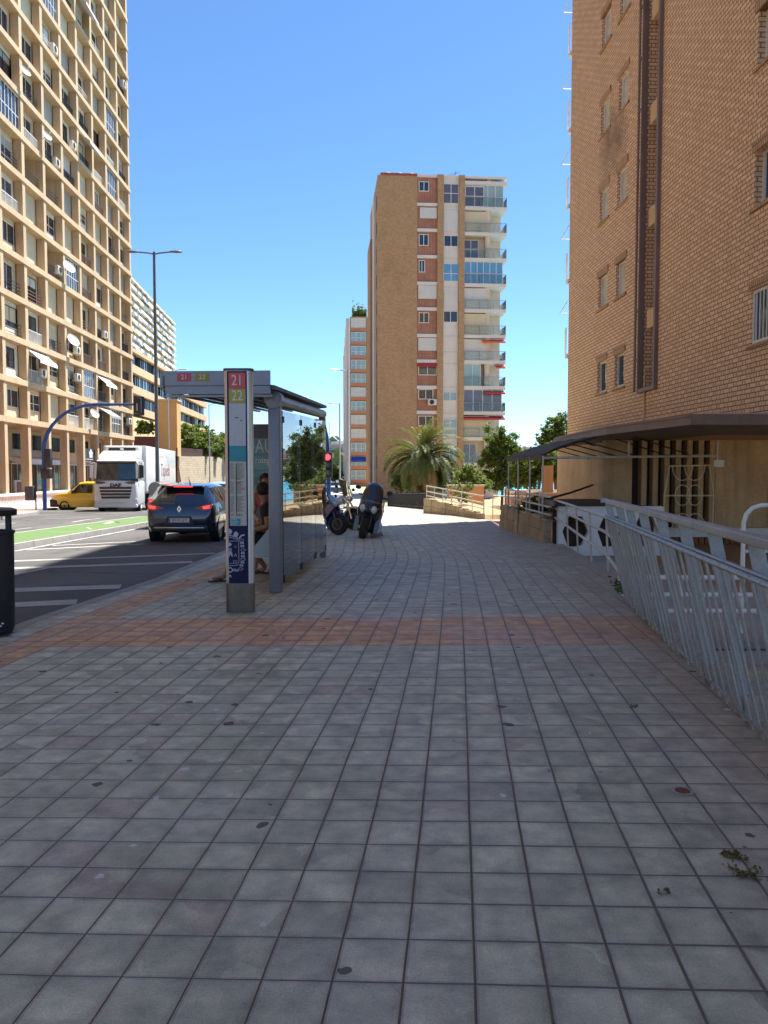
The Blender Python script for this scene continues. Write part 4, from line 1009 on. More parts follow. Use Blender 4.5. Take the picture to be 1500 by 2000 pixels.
p2 = planter('stone_planter', 'sunlit sandstone planter with broken white rails in front of the palm', (1.95, 35.3), (3.6, 27.6), .72, -1.3, (1.25, 1.0, .8), 4, .22, .42)
def shrub(name, label, c, r, n, s, seed, m=LEAF1, hz=.8, cat='shrub'):
    t = thing(name, label, cat, (c[0], c[1], c[2])); rr = random.Random(seed); b = MB()
    cl = [(Vector((rr.uniform(-r, r) * .8, rr.uniform(-r, r) * .8, rr.uniform(.25, 1.5) * r * hz)), rr.uniform(.25, .5) * r) for _ in range(9)]
    for i in range(n):
        k, q = rr.choice(cl); d = Vector((rr.gauss(0, 1), rr.gauss(0, 1), rr.gauss(0, 1))).normalized() * q * rr.uniform(.6, 1.1); leafquad(b, k + d, s * rr.uniform(.7, 1.3), rr)
    b.build('foliage', m, t, fixn=False)
    b = MB()
    for i in range(6): k = cl[i][0]; b.tube([(0, 0, -.1), k * .5 + Vector((.03, .02, 0)), k], [.025, .018, .008], 5)
    b.build('stem', mat('grey_bark', '#5c4c3c', .9, 0, .3, 6, .2, .3, 20), t); return t
shrub('planter_shrub', 'low dark green shrub growing in the stained planter under the awning', (4.0, 20.3, .25), .5, 700, .05, 2)
shrub('planter_shrub', 'small bush inside the sunlit planter before the palm', (3.2, 31.8, .3), .55, 500, .06, 5)
wd_ = MB(); rr = random.Random(9)
for i in range(160):
    Y = rr.choice((9.3, 9.6, 10.1, 9.0)) + rr.gauss(0, .12); leafquad(wd_, Vector((interp(REDGE, Y) + .06 + rr.gauss(0, .05), Y, zs(Y) + .03 + abs(rr.gauss(0, .035)))), .03, rr)
tag(wd_.build('weeds', LEAF1, fixn=False), kind='stuff')
# shade awning over the walkway
CANV = mat('dark_brown_canvas', '#4a4039', .85, 0, .14, 2, .12, .15, 60)
sa = thing('shade_awning', 'sagging dark brown canvas awning on thin posts beside the tower entrance', 'awning', (3.72, 18.0, -.1))
prof = [(-.02, 2.0), (.28, 2.15), (.7, 2.29), (1.3, 2.46), (1.9, 2.54)]
b = MB(); NY = 9
for i in range(NY + 1):
    y = 4.3 * i / NY
    for k, (x, z) in enumerate(prof): b.v.append((x - .12 * i / NY, y, z + .02 * sin(i * 2.1 + k) - (.05 if k == 1 and i % 3 == 1 else 0)))
for i in range(NY):
    for k in range(4): a = i * 5 + k; b.f.append((a, a + 1, a + 6, a + 5)); b.m.append(0)
o = b.build('canvas', CANV, sa, 60); md = o.modifiers.new('s', 'SOLIDIFY'); md.thickness = .012
b = MB(); b.add([(-.03, 0, 1.9), (-.03, 0, 2.0), (-.15, 4.3, 2.0), (-.15, 4.3, 1.9)], [(0, 1, 2, 3)]); o = b.build('valance', CANV, sa); md = o.modifiers.new('s', 'SOLIDIFY'); md.thickness = .01
for y, x in ((.0, 0), (1.35, -.05), (2.8, -.09), (4.2, -.12)):
    b = MB(); b.tube([(x, y, 0), (x, y, 1.98)], .022, 8); b.build('post', RUSTW, sa, 40)
b = MB(); b.tube([(0, 0, 1.93), (4.05, 0, 1.98)], .03, 8); b.tube([(0, 0, 1.95), (-.12, 4.25, 1.95)], .022, 8); b.build('beam', RUSTW, sa, 40)
b = MB()
for y in (.02, 1.4, 2.8, 4.2):
    b = MB(); b.tube([(prof[0][0], y, 1.98)] + [(x, y, z - .03) for x, z in prof[1:]], .02, 6); b.tube([(.9, y, 2.33), (2.2, y, 1.98)], .016, 6); b.tube([(1.9, y, 2.5), (3.4, y, 2.02)], .016, 6); b.build('rib', mat('dark_frame_steel', '#2f2a27', .6, .3, .2, 4), sa, 40)
b = MB(); b.tube([(2.0, 0, 1.97), (2.0, 0, 2.3)], .018, 6); b.build('strut', RUSTW, sa, 40)
bp = thing('barrier_pole', 'dark slanting pole between the awning posts and orange column', 'pole', (3.75, 18.3, .8))
b = MB(); b.tube([(0, 0, .02), (.9, .9, .18), (2.2, 3.6, .33)], .028, 8); b.build('pole', mat('dark_frame_steel', '#2f2a27'), bp, 40)
# wrought iron grille
gr = thing('iron_grille', 'beige wrought iron grille with circle pattern leaning before the lobby wall', 'grille', (7.1, 19.45, -.17))
GRM = mat('beige_iron', '#ddd0b4', .6, .1, .1, 4)
def G(px, py): v = at(px, py, 19.45); return Vector((v.x - 7.1, 0, v.z + .17))
b = MB(); b.tube([G(1298, 1032), G(1297, 968), G(1308, 910), G(1385, 909), G(1394, 968), G(1391, 1032)], .022, 8, closed=True); b.tube([G(1297, 968), G(1394, 968)], .02, 6); b.build('frame', GRM, gr, 50)
b = MB()
for cx, cy, r in ((1333, 967, .19), (1357, 967, .19)):
    c = G(cx, cy); b.tube([c + Vector((r * 1.0 * cos(t * pi / 12), 0, r * 1.35 * sin(t * pi / 12))) for t in range(24)], .012, 6, closed=True)
for cx, cy, s in ((1333, 909, -1), (1357, 909, -1), (1333, 1032, 1), (1357, 1032, 1)):
    c = G(cx, cy); b.tube([c + Vector((.26 * cos(t * pi / 10), 0, s * .38 * sin(t * pi / 10))) for t in range(11)], .012, 6)
b.build('scrolls', GRM, gr, 50)
# salmon parapets and far metal fence
SAL = mat('salmon_render', '#cf9a70', .85, 0, .1, .8, .1, .15, 30, streak=.15)
def parapet(label, x0, x1, y, z0, z1, pil=()):
    t = thing('parapet_wall', label, 'wall', (x0, y, z0)); b = MB(); b.box(0, x1 - x0, 0, .25, 0, z1 - z0 - .08); b.build('wall', SAL, t)
    b = MB(); b.box(-.05, x1 - x0 + .05, -.05, .3, z1 - z0 - .078, z1 - z0); b.build('coping', CREAM, t)
    for a, c, h in pil: b = MB(); b.box(a, c, -.04, .34, 0, h); b.build('pillar', SAL, t)
parapet('salmon parapet with two pillars and sea behind it beside the tower base', 5.0, 9.4, 30.0, -1.3, .72, ((1.22, 1.6, 3.05), (3.18, 3.5, 2.55)))
parapet('short orange parapet directly behind the sunlit planter', 3.05, 4.75, 36.5, -1.4, .9)
parapet('long low salmon wall under the pine trees', 6.0, 9.6, 38.0, -1.6, .62)
mf = thing('dark_picket_fence', 'dark metal picket fence in front of the palm at the pavement end', 'fence', (2.35, 43.0, zs(43)))
b = MB(); A_ = Vector((0, 0, 0)); B_ = Vector((-2.05, 14, zs(57) - zs(43)))
for i in range(64): p = A_ + (B_ - A_) * i / 63; b.box(p.x - .02, p.x + .02, p.y - .02, p.y + .02, p.z, p.z + .98)
for q in (.15, .93): b.tube([A_ + Vector((0, 0, q)), B_ + Vector((0, 0, q))], .025, 6)
b.build('pickets', IRON, mf)
b = MB()
for i in range(8): p = A_ + (B_ - A_) * i / 7; b.box(p.x - .045, p.x + .045, p.y - .045, p.y + .045, p.z - .1, p.z + 1.06)
b.build('posts', IRON, mf)
floorq('side_path', [(3.75, 22.4), (9, 22.4), (9, 27.6), (3.75, 27.6)], -.2, mat('pink_path_tiles', '#b08478', .8, 0, .2, 2.5, .2, .2, 20))
sr = thing('side_path_rail', 'white rail with thin posts along the pink side path between the planters', 'railing', (3.9, 27.5, -.3))
b = MB()
for z in (.95, .6): b.tube([(0, 0, z), (3.6, .4, z - .1)], .022, 8)
for i in range(5): b.tube([(.9 * i, .1 * i, 0), (.9 * i, .1 * i, .95)], .018, 6)
b.build('rail', RUSTW, sr, 40)
# ================================================================ bus stop totem
NAVY = mat('navy_panel', '#0c1140', .5, 0, .08, 4, .04, spec=.25)
tt = thing('bus_stop_totem', 'slim bus stop column with lines 21 and 22 and a crest', 'bus stop sign', (-1.54, 8.2, 0))
sec = [(-.15, 0), (-.147, -.03), (-.135, -.052), (-.112, -.062), (.112, -.062), (.135, -.052), (.147, -.03), (.15, 0)]
sec = sec + [(x, -y) for x, y in sec[-2:0:-1]]
b = MB(); b.prism([(x * 1.02, y * 1.05) for x, y in sec], 'z', 0, .315); b.build('base', STEEL, tt, 40)
b = MB(); b.prism(sec, 'z', .3155, 2.565); b.build('casing', ALU, tt, 40)
b = MB(); b.prism([(x * 1.06, y * 1.15) for x, y in sec], 'z', 2.5655, 2.59); b.build('cap', mat('dark_grey_metal', '#4c5258', .5, .4, .1, 3), tt, 40)
b = MB(); b.box(-.112, .098, -.066, -.0625, .3155, 2.56); b.build('panel', NAVY, tt)
def tpan(name, x0, x1, z0, z1, m, y=.0): b = MB(); b.box(x0, x1, -.0685 - y, -.0662 - y, z0, z1); return b.build(name, m, tt)
zt_ = lambda py: CAMZ + (922 - py) / F * 8.13
RED21 = mat('faded_red_square', '#c5525a', .5, 0, .12, 8, .05); YEL22 = mat('faded_olive_square', '#a8a04a', .5, 0, .12, 8, .05)
PAPER = mat('timetable_paper', '#b9b6ae', .55, 0, .06, 6, .05); INFO = mat('pale_info_sheet', '#b4bac4', .5, 0, .06, 4, .05); TEAL = mat('teal_print', '#2f8f9e', .5, 0, .12, 4, .05)
FADE = mat('faded_number', '#c9cbc6', .5)
q = tpan('number_square', -.093, .083, zt_(760), zt_(729.5), RED21); text_mesh('number_21', '21', .155, FADE, Matrix.Translation((-.005, -.0695, zt_(745))) @ FRONT, q, .0008, .78)
q = tpan('number_square', -.093, .083, zt_(788), zt_(760.5), YEL22); text_mesh('number_22', '22', .155, FADE, Matrix.Translation((-.005, -.0695, zt_(774.5))) @ FRONT, q, .0008, .78)
tpan('info_sheet', -.093, .083, zt_(871), zt_(788.5), INFO); tpan('teal_sheet', -.093, .083, zt_(901), zt_(871.3), TEAL)
q = tpan('timetable', -.093, .083, zt_(1027), zt_(901.3), PAPER)
b = MB(); rr = random.Random(21); z = zt_(905)
TXT = mat('grey_print', '#5d5a55', .6)
while z > zt_(1008):
    if rr.random() < .07: z -= .02
    x = -.085
    b.box(x, x + rr.uniform(.025, .045), -.0692, -.0686, z - .0035, z); b.box(-.03, -.03 + rr.uniform(.05, .1), -.0692, -.0686, z - .0035, z); z -= .0085
for zz in (935, 942, 1005): b.box(-.03, .02, -.0692, -.0686, zt_(zz) - .007, zt_(zz))
b.box(-.028, -.018, -.0692, -.0686, zt_(1003), zt_(905)); b.build('printed_lines', TXT, q)
b = MB(); b.box(-.085, .02, -.0692, -.0686, zt_(1026), zt_(1013)); b.build('teal_box', TEAL, q)
b = MB()
for i in range(3): b.box(-.08, -.02 + .02 * (i % 2), -.0697, -.0693, zt_(1024 - 4 * i), zt_(1022.6 - 4 * i))
b.build('white_lines', FADE, q)
b = MB(); b.box(-.03, .01, -.0694, -.0686, zt_(817), zt_(815.5)); b.lathe([(.0, 0), (.008, .0)], 8, 0, Matrix.Translation((.035, -.0692, zt_(822))) @ Matrix.Rotation(R(90), 4, 'X')); b.build('lock', IRON, tt)
CRE = mat('crest_silver', '#aab4c4', .5, 0, .06, 8, .04)
cz = lambda py: zt_(py); cx = lambda px: (px - 468) / F * 8.13 - .0125     # crest marks
b = MB(); YF = -.0672
def cpoly(p): b.prism([(cx(x), cz(y)) for x, y in p], 'y', YF, -.0662)
def cbox(x0, y0, x1, y1): cpoly([(x0, y0), (x1, y0), (x1, y1), (x0, y1)])
def cline(p, w_=.9):
    for (x0, y0), (x1, y1) in zip(p, p[1:]):
        d = hypot(x1 - x0, y1 - y0); nx_, ny_ = -(y1 - y0) / d * w_ / 2, (x1 - x0) / d * w_ / 2
        cpoly([(x0 + nx_, y0 + ny_), (x1 + nx_, y1 + ny_), (x1 - nx_, y1 - ny_), (x0 - nx_, y0 - ny_)])
cpoly([(447, 1044), (448, 1038), (449, 1034.5), (452, 1032.5), (455, 1034.5), (457.5, 1038), (456, 1040), (454.5, 1044)]); cpoly([(459, 1046), (461, 1040), (464, 1038), (467.5, 1040), (469.5, 1044), (466, 1049)]); cpoly([(470, 1050), (474, 1045), (480, 1043.5), (482, 1046), (476, 1047.5), (471, 1053)])
cline([(447, 1046), (456, 1046.6), (464, 1049), (470, 1053)], 1.6); cline([(447, 1050), (456, 1050.3), (463, 1052.4), (468, 1055)], 1.2)
cline([(447, 1057), (469.5, 1057)], .9); cline([(469.5, 1057), (469.5, 1099), (468, 1103), (464.5, 1105.5), (447, 1105.5)], .9); cline([(447, 1104), (450, 1104.5), (452, 1107), (454, 1104.5)], .8)
b.lathe([(.023, 0), (.024, .002)], 4, 0, Matrix.Translation((cx(452), YF + .0, cz(1063.5))) @ Matrix.Rotation(R(90), 4, 'X'))
for x in (448.5, 451, 453.5): cbox(x, 1071, x + 1.6, 1079)
cpoly([(447.5, 1088), (448, 1078), (456, 1078), (458, 1088), (455, 1087), (453, 1083), (451, 1088)])
cline([(447, 1101), (459, 1101), (459, 1094)], .7); cline([(460, 1096), (467, 1096)], .8); cline([(460, 1099), (467, 1099)], .8); cline([(460, 1102), (466, 1102)], .8)
for x, y in ((475, 1055.5), (478, 1074.5), (477.5, 1093), (473, 1112)):
    b.tube([(cx(x + 4.5 * cos(t * pi / 6)), YF + .0005, cz(y + 2.4 * sin(t * pi / 6))) for t in range(12)], .0028, 4, closed=True)
for x, y in ((476, 1061), (476.5, 1067), (477.5, 1081), (477.5, 1087), (476.5, 1099), (474.5, 1105), (465, 1115), (460, 1114)): cbox(x - 3.6, y - 2.2, x - .6, y + 2.2); cbox(x + .4, y - 2.2, x + 3.6, y + 2.2); cbox(x - 3.6, y - .5, x + 3.6, y + .5)
b.tube([(cx(452.5 + 4 * cos(t * pi / 6)), YF + .0005, cz(1114 + 4.6 * sin(t * pi / 6))) for t in range(12)], .0065, 6, closed=True)
cpoly([(449, 1130), (450, 1125), (452, 1122.5), (454, 1125), (455, 1130), (453.3, 1128), (452, 1126), (450.7, 1128)])
cr = b.build('crest', CRE, tt)
text_mesh('crest_letter', 'L', .04, CRE, Matrix.Translation((cx(463.5), YF, cz(1068))) @ FRONT, cr, .0006); text_mesh('crest_letter', 'A', .046, CRE, Matrix.Translation((cx(463), YF, cz(1085))) @ FRONT, cr, .0006)
# ================================================================ bus shelter
SH_G = glass_thin('shelter_glass', (.66, .76, .76), 1.78)
SHM = mat('shelter_grey_metal', '#7f858e', .42, .35, .08, 2, .08); SHD = mat('shelter_dark_soffit', '#585d64', .6, .2, .12, 2)
shz = -atan2(.24, 4.39)
bs = thing('bus_shelter', 'grey steel and glass bus shelter with sloping roof behind the totem', 'bus shelter', (-1.365, 9.66, 0), shz)
LEN_ = 4.4; tilt = .035
def zroof(y): return 2.40 + tilt * y
b = MB(); b.bbox(-.075, .075, -.09, .09, -.02, 2.33, .03); b.build('front_post', SHM, bs, 40)
b = MB(); b.lathe([(.11, -.11), (.11, .11)], 20, 0, Matrix.Translation((0, 0, 2.40)) @ Matrix.Rotation(R(90), 4, 'X')); b.lathe([(.085, .0), (.085, .01), (.07, .012)], 20, 0, Matrix.Translation((0, -.112, 2.40)) @ Matrix.Rotation(R(90), 4, 'X')); b.build('post_cap', SHM, bs, 30)
b = MB(); b.bbox(-.06, .06, LEN_ - .06, LEN_ + .06, -.1, 2.5, .02); b.build('rear_post', SHM, bs, 40)
b = MB()       # rear beam, tilted with the roof
b.tube([(0, .1, zroof(.1)), (0, LEN_ + .06, zroof(LEN_ + .06))], .075, 14); b.box(-.04, .04, 0, 0, 0, 0); b.build('beam', SHM, bs, 40)
b = MB(); S = .2
b.add([(.07, -.35, 2.50), (.07, LEN_ + .1, 2.50 + tilt * (LEN_ + .45)), (.07, LEN_ + .1, 2.545 + tilt * (LEN_ + .45)), (.07, -.35, 2.545), (-.4, -.35, 2.47), (-.4, LEN_ + .1, 2.47 + tilt * (LEN_ + .45)), (-.4, LEN_ + .1, 2.6 + tilt * (LEN_ + .45)), (-.4, -.35, 2.6),
       (-1.3, -.35, 2.53), (-1.3, LEN_ + .1, 2.53 + tilt * (LEN_ + .45)), (-1.3, LEN_ + .1, 2.66 + tilt * (LEN_ + .45)), (-1.3, -.35, 2.66)],
      [(0, 1, 2, 3), (0, 4, 5, 1), (3, 2, 6, 7), (4, 8, 9, 5), (7, 6, 10, 11), (8, 11, 10, 9), (0, 3, 7, 4), (4, 7, 11, 8), (1, 5, 6, 2), (5, 9, 10, 6)]); b.build('roof', SHD, bs)
b = MB()
for i in range(6):
    x = -1.2 + .2 * i; b.box(x, x + .05, -.3, LEN_ + .08, 2.40, 2.43)
for v in range(len(b.v)): x, y, z = b.v[v]; b.v[v] = (x, y, z + tilt * (y + .35) + .0 + (-.06 if 0 else .03))
b.build('soffit_slats', SHM, bs)
b = MB(); b.box(-1.26, .02, -.40, -.352, 2.54, 2.715); b.box(-1.26, .02, -.385, -.352, 2.44, 2.534); b.box(-1.28, .04, -.36, -.3515, 2.405, 2.432)
b.add([(-1.3, -.34, 2.52), (-1.3, LEN_ + .09, 2.52 + tilt * 4.45), (-1.3, LEN_ + .09, 2.72 + tilt * 4.45), (-1.3, -.34, 2.72), (-1.34, -.34, 2.52), (-1.34, LEN_ + .09, 2.52 + tilt * 4.45), (-1.34, LEN_ + .09, 2.72 + tilt * 4.45), (-1.34, -.34, 2.72)], [(0, 1, 2, 3), (4, 7, 6, 5), (0, 4, 5, 1), (3, 2, 6, 7), (0, 3, 7, 4), (1, 5, 6, 2)])
fs_ = b.build('fascia', SHM, bs)
for x, tx_, mt in ((-1.02, '21', mat('red_line_badge', '#b5475a', .5)), (-.80, '22', mat('olive_line_badge', '#8d8a35', .5))):
    b = MB(); b.bbox(x - .085, x + .085, -.4035, -.4005, 2.59, 2.69, .0012); q = b.build('line_badge', mt, fs_); text_mesh('line_number', tx_, .085, FADE, Matrix.Translation((x, -.4045, 2.64)) @ FRONT, q, .0008)
gz = [.1, 1.52, 2.95, LEN_ - .08]
for i in range(3):
    y0, y1 = gz[i] + .012, gz[i + 1] - .012
    b = MB(); b.add([(.065, y0, .12), (.077, y0, .12), (.077, y1, .08), (.065, y1, .08), (.065, y0, zroof(y0) - .13), (.077, y0, zroof(y0) - .13), (.077, y1, zroof(y1) - .13), (.065, y1, zroof(y1) - .13)],
          [(0, 1, 2, 3), (4, 7, 6, 5), (0, 4, 5, 1), (1, 5, 6, 2), (2, 6, 7, 3), (3, 7, 4, 0)]); gp_ = b.build('glass_pane', SH_G, bs)
    b = MB()
    for y in (y0 + .06, y1 - .06): b.box(.058, .084, y - .02, y + .02, zroof(y) - .28, zroof(y) - .2); b.box(.058, .084, y - .03, y + .03, .08, .18)
    b.build('clip', BLACK, gp_)
b = MB(); b.box(.060, .0645, .9, .925, zroof(1) - .45, zroof(1) - .15); b.box(.060, .0645, 3.6, 3.625, zroof(3.6) - .4, zroof(3.6) - .15); b.build('bracket', SHM, bs)
b = MB(); b.add([(.0635, .2, 1.02), (.0635, 1.35, 1.02), (.0635, 1.35, 1.12), (.0635, .2, 1.12), (.0648, .2, 1.02), (.0648, 1.35, 1.02), (.0648, 1.35, 1.12), (.0648, .2, 1.12)], [(0, 1, 2, 3), (4, 7, 6, 5), (0, 4, 5, 1), (3, 2, 6, 7), (0, 3, 7, 4), (1, 5, 6, 2)]); b.build('blue_strip', NAVY, bs)
# bench with end plate
b = MB(); b.bbox(-.52, -.1, .55, 3.4, .43, .47, .015)
for y in (.9, 2.0, 3.1): b.box(-.2, -.12, y - .03, y + .03, .0, .43)
b.build('bench_seat', SHM, bs, 40)
b = MB(); b.prism([(-.38, .36), (-.02, .36), (-.02, .86), (-.1, .86), (-.4, .5)], 'y', .50, .545); be = b.build('bench_end', mat('pale_grey_plate', '#a9acae', .5, .1, .08, 3), bs)
b = MB(); b.lathe([(.0, 0), (.032, 0), (.032, .004)], 14, 0, Matrix.Translation((-.13, .499, .6)) @ Matrix.Rotation(R(90), 4, 'X')); b.build('hole', BLACK, be)
# advertising case at the far end
b = MB(); b.bbox(-1.28, -.08, LEN_ - .3, LEN_ - .12, .3, 2.36, .03); ac_ = b.build('advert_case', SHD, bs, 40)
def poster():
    N = NT('teal_poster'); tc = N.n('TexCoord').outputs['Object']; s = N.n('SeparateXYZ', {0: tc}).outputs
    wv = N.n('TexNoise', {'Vector': N.n('Mapping', {'Vector': tc, 'Scale': (.6, 1, 5)}).outputs[0], 'Scale': 1.6, 'Detail': 3.}).outputs[0]
    c = N.mix(N.rng(wv, .45, .6), (.02, .075, .11, 1), (.06, .22, .22, 1)); N.l(c, N.b.inputs['Base Color']); N.b.inputs['Roughness'].default_value = .25; return N.mat
b = MB(); b.box(-1.22, -.14, LEN_ - .312, LEN_ - .302, .5, 2.1); po = b.build('poster', poster(), ac_)
text_mesh('poster_letters', 'AU', .34, FADE, Matrix.Translation((-1.17, LEN_ - .314, 1.95)) @ FRONT, po, .001, .72, 'LEFT'); text_mesh('poster_letters', 'rotege', .15, WHITE, Matrix.Translation((-1.17, LEN_ - .314, 1.71)) @ FRONT, po, .001, .78, 'LEFT')
# ================================================================ bins, lamps, signals
BINM = mat('dark_blue_bin', '#16222f', .5, .1, .2, 3, .1)
bn = thing('litter_bin', 'dark blue round litter bin cut by the left edge of the frame', 'litter bin', (-3.655, 7.05, 0))
b = MB(); b.lathe([(.2, .02), (.215, .06), (.22, .5), (.225, .93), (.235, .935), (.235, .96), (.205, .96), (.2, .5), (.01, .4)], 28); b.build('barrel', BINM, bn, 40)
b = MB(); b.lathe([(.25, 1.10), (.255, 1.11), (.255, 1.155), (.22, 1.17), (.01, 1.175)], 28); b.build('hood', BLACK, bn, 40)
b = MB()
for s in (-1, 1): b.box(s * .2 - .02, s * .2 + .02, -.02, .02, .9, 1.11)
b.build('bracket', BINM, bn)
rr = random.Random(2)
b = MB()
for i in range(2): b.box(.0, .02, 0, .002, 0, .012, 0, Matrix.Translation((.17 + .012 * i, -.16 + .02 * i, .1 + .02 * (i % 3))) @ Matrix.Rotation(.5, 4, 'Z'))
b.build('sticker_scraps', WHITE, bn)
LAMPG = mat('grey_lamp_paint', '#5b5f63', .5, .4, .12, 2, .1)
def lamppost(label, P, H, arms, r=.1, top=.06, m=LAMPG, headm=None, hl=.9):
    t = thing('street_lamp', label, 'street lamp', P)
    b = MB(); b.tube([(0, 0, 0), (0, 0, H * .5), (0, 0, H)], [r, (r + top) / 2, top], 12); b.lathe([(r * 1.8, 0), (r * 1.8, .05), (r * 1.2, .08)], 12); b.build('pole', m, t, 40)
    for dx, dy, L_, up in arms:
        b = MB(); d = Vector((dx, dy, 0)).normalized(); q = Vector((-d.y, d.x, 0))
        b.tube([(0, 0, H - .1), d * L_ * .3 + Vector((0, 0, H - .05 + up * .4)), d * L_ + Vector((0, 0, H + up))], top * .6, 8); b.build('arm', m, t, 40)
        b = MB(); c = d * (L_ - .1) + Vector((0, 0, H + up)); M_ = Matrix((( d.x, q.x, 0, c.x), (d.y, q.y, 0, c.y), (0, 0, 1, c.z), (0, 0, 0, 1)))
        rings = []
        for x, w_, h in ((0, .05, .04), (.12, .11, .07), (hl * .6, .15, .09), (hl * .92, .12, .06), (hl, .05, .02)): rings.append([(x, w_ * cos(k * pi / 6), h * sin(k * pi / 6) * (.7 if k < 6 else .45)) for k in range(12)])
        b.loft(rings, T=M_); b.build('lamp_head', headm or m, t, 50)
    return t
p = rp(312, 1003, .13); Y = 33.5; X = at(308, 960, Y).x
lamppost('tall grey double armed street lamp on the green median', (X, Y, zmed(Y)), at(296, 492, Y).z - zmed(Y), ((-1, 0, .75, .0), (1, 0, .75, .0)), .095, .055, hl=.55)
rs = thing('round_sign', 'back of a round traffic sign beside the double lamp post', 'traffic sign', (X + .05, Y - .5, zmed(Y)))
b = MB(); b.lathe([(.01, -.012), (.3, -.012), (.31, 0), (.3, .012), (.01, .012)], 28, 0, Matrix.Translation((0, 0, 1.12)) @ Matrix.Rotation(R(90), 4, 'X')); b.box(-.2, .2, -.03, -.013, 1.05, 1.1); b.build('disc', mat('sign_back_grey', '#84878d', .5, .4, .1, 4), rs, 40)
b = MB(); b.tube([(0, .04, 0), (0, .04, 1.3)], .03, 8); b.build('post', LAMPG, rs, 40)
PALEL = mat('pale_lamp_paint', '#9aa0a4', .5, .3, .1, 2)
q = at(410, 960, 70); lamppost('slim curved street lamp standing by the retaining wall', (q.x, 70, zr(70)), at(410, 790, 70).z - zr(70), ((1, -.1, .8, .15),), .07, .04, PALEL, None, .7)
q = at(331, 960, 62); lamppost('thin pale lamp in front of the ochre stair tower', (q.x, 62, zr(62)), at(331, 727, 62).z - zr(62), ((1, -.1, 1.0, .2),), .07, .04, PALEL, None, .8)
q = at(680, 960, 45); lamppost('pale street lamp with long arm in front of the banded block', (q.x, 45, zs(45)), at(680, 722, 45).z - zs(45), ((-1, 0, .6, .0),), .09, .06, PALEL, WHITE, .6)
q = at(664, 960, 72); lamppost('smaller pale street lamp beyond the parked motorcycles', (q.x, 72, zs(72)), at(664, 788, 72).z - zs(72), ((-1, 0, .5, .02),), .09, .06, PALEL, None, .75)
q = at(644, 950, 130); lamppost('distant thin lamp seen right of the bus shelter', (q.x, 130, -1.1), at(644, 826, 130).z + 1.1, ((-1, 0, .9, .0),), .08, .05, PALEL, None, .6)
BLUEP = mat('blue_signal_paint', '#274a86', .5, .2, .2, 3, .1, streak=.15)
HEADM = mat('signal_black', (.016, .017, .02), .5, 0, .1, 4)
def lens(t, c, m, r=.11, nrm=-1): 
    b = MB(); b.lathe([(.001, .02), (r * .7, .015), (r, 0)], 18, 0, Matrix.Translation(c) @ Matrix.Rotation(R(90), 4, 'X')); return b.build('lens', m, t, 60)
sg = thing('traffic_signal', 'blue curved mast with hanging signal head in front of the tan block', 'traffic light', (at(88, 1000, 42.5).x, 42.5, zr(42.5) + .13))
Hm = at(88, 790, 42.5).z - zr(42.5) - .13
arc = [(0, 0, 0), (0, 0, Hm - 2.6)] + [(2.9 * (1 - cos(a * pi / 16)), 0, Hm - 2.6 + 2.6 * sin(a * pi / 16)) for a in range(1, 9)] + [(5.05, 0, Hm)]
b = MB(); b.tube(arc, [.11] * 4 + [.09] * 6 + [.06], 12); b.build('mast', BLUEP, sg, 50)
b = MB(); b.bbox(4.95, 5.55, .1, .16, Hm - .6, Hm + .45, .04); b.bbox(5.05, 5.45, -.15, .1, Hm - .5, Hm + .35, .05); b.box(5.22, 5.26, -.165, -.152, Hm - .35, Hm + .05, 1); b.build('signal_head', [HEADM, FADE], sg, 40)
b = MB(); b.bbox(.08, .42, -.17, .17, 2.35, 3.4, .04); b.bbox(-.12, .38, -.2, .2, 1.75, 2.3, .04); b.build('signal_box', HEADM, sg, 40)
sg2 = thing('traffic_signal', 'blue curved mast with a lit red signal behind the shelter', 'traffic light', (at(642, 1000, 25).x, 25, zs(25)))
H2 = at(632, 800, 25).z - zs(25); hx0 = 0.02
b = MB(); b.tube([(0, 0, 0), (0, 0, 1.6), (-.01, 0, 2.2), (-.05, 0, 2.8), (-.16, 0, 3.3), (-.36, 0, 3.75), (-.7, 0, 4.05), (-1.6, 0, 4.25), (-3.4, 0, 4.3)], [.08, .075, .07, .065, .06, .06, .055, .05, .045], 10); b.build('mast', BLUEP, sg2, 50)
b = MB(); hz = at(635, 893, 24.9).z - zs(25)
b.bbox(-.16, .13, -.22, -.06, hz - .68, hz + .16, .03)
for dz in (0, -.25, -.5): b.lathe([(.11, 0), (.115, .1), (.11, .1)], 14, 0, Matrix.Translation((-.015, -.22, hz + dz)) @ Matrix.Rotation(R(90), 4, 'X'), False)
hd = b.build('signal_head', HEADM, sg2, 40)
lens(hd, (-.015, -.225, hz), mat('red_lamp', (1, .03, .04), .3, 0, 0, 1, 0, emit=2.2), .1)
for dz in (-.25, -.5): lens(hd, (-.015, -.225, hz + dz), mat('unlit_lens', '#7d7569', .3), .1)
b = MB(); b.box(-3.4, -3.1, -.05, .1, 3.9, 4.8); b.build('overhead_head', HEADM, sg2)
b2_ = thing('litter_bin', 'small dark grey litter bin on a post before the balustrade', 'litter bin', (at(60, 990, 43.5).x, 43.5, zr(43.5) + .13))
b = MB(); b.bbox(-.24, .24, -.2, .2, .55, 1.35, .04); b.build('box', mat('dark_grey_bin', '#3f444b', .6, .1, .1, 3), b2_, 40)
b = MB(); b.tube([(.3, 0, 0), (.3, 0, 1.45)], .04, 8); b.box(.2, .32, -.04, .04, .7, 1.2); b.build('post', IRON, b2_, 40)
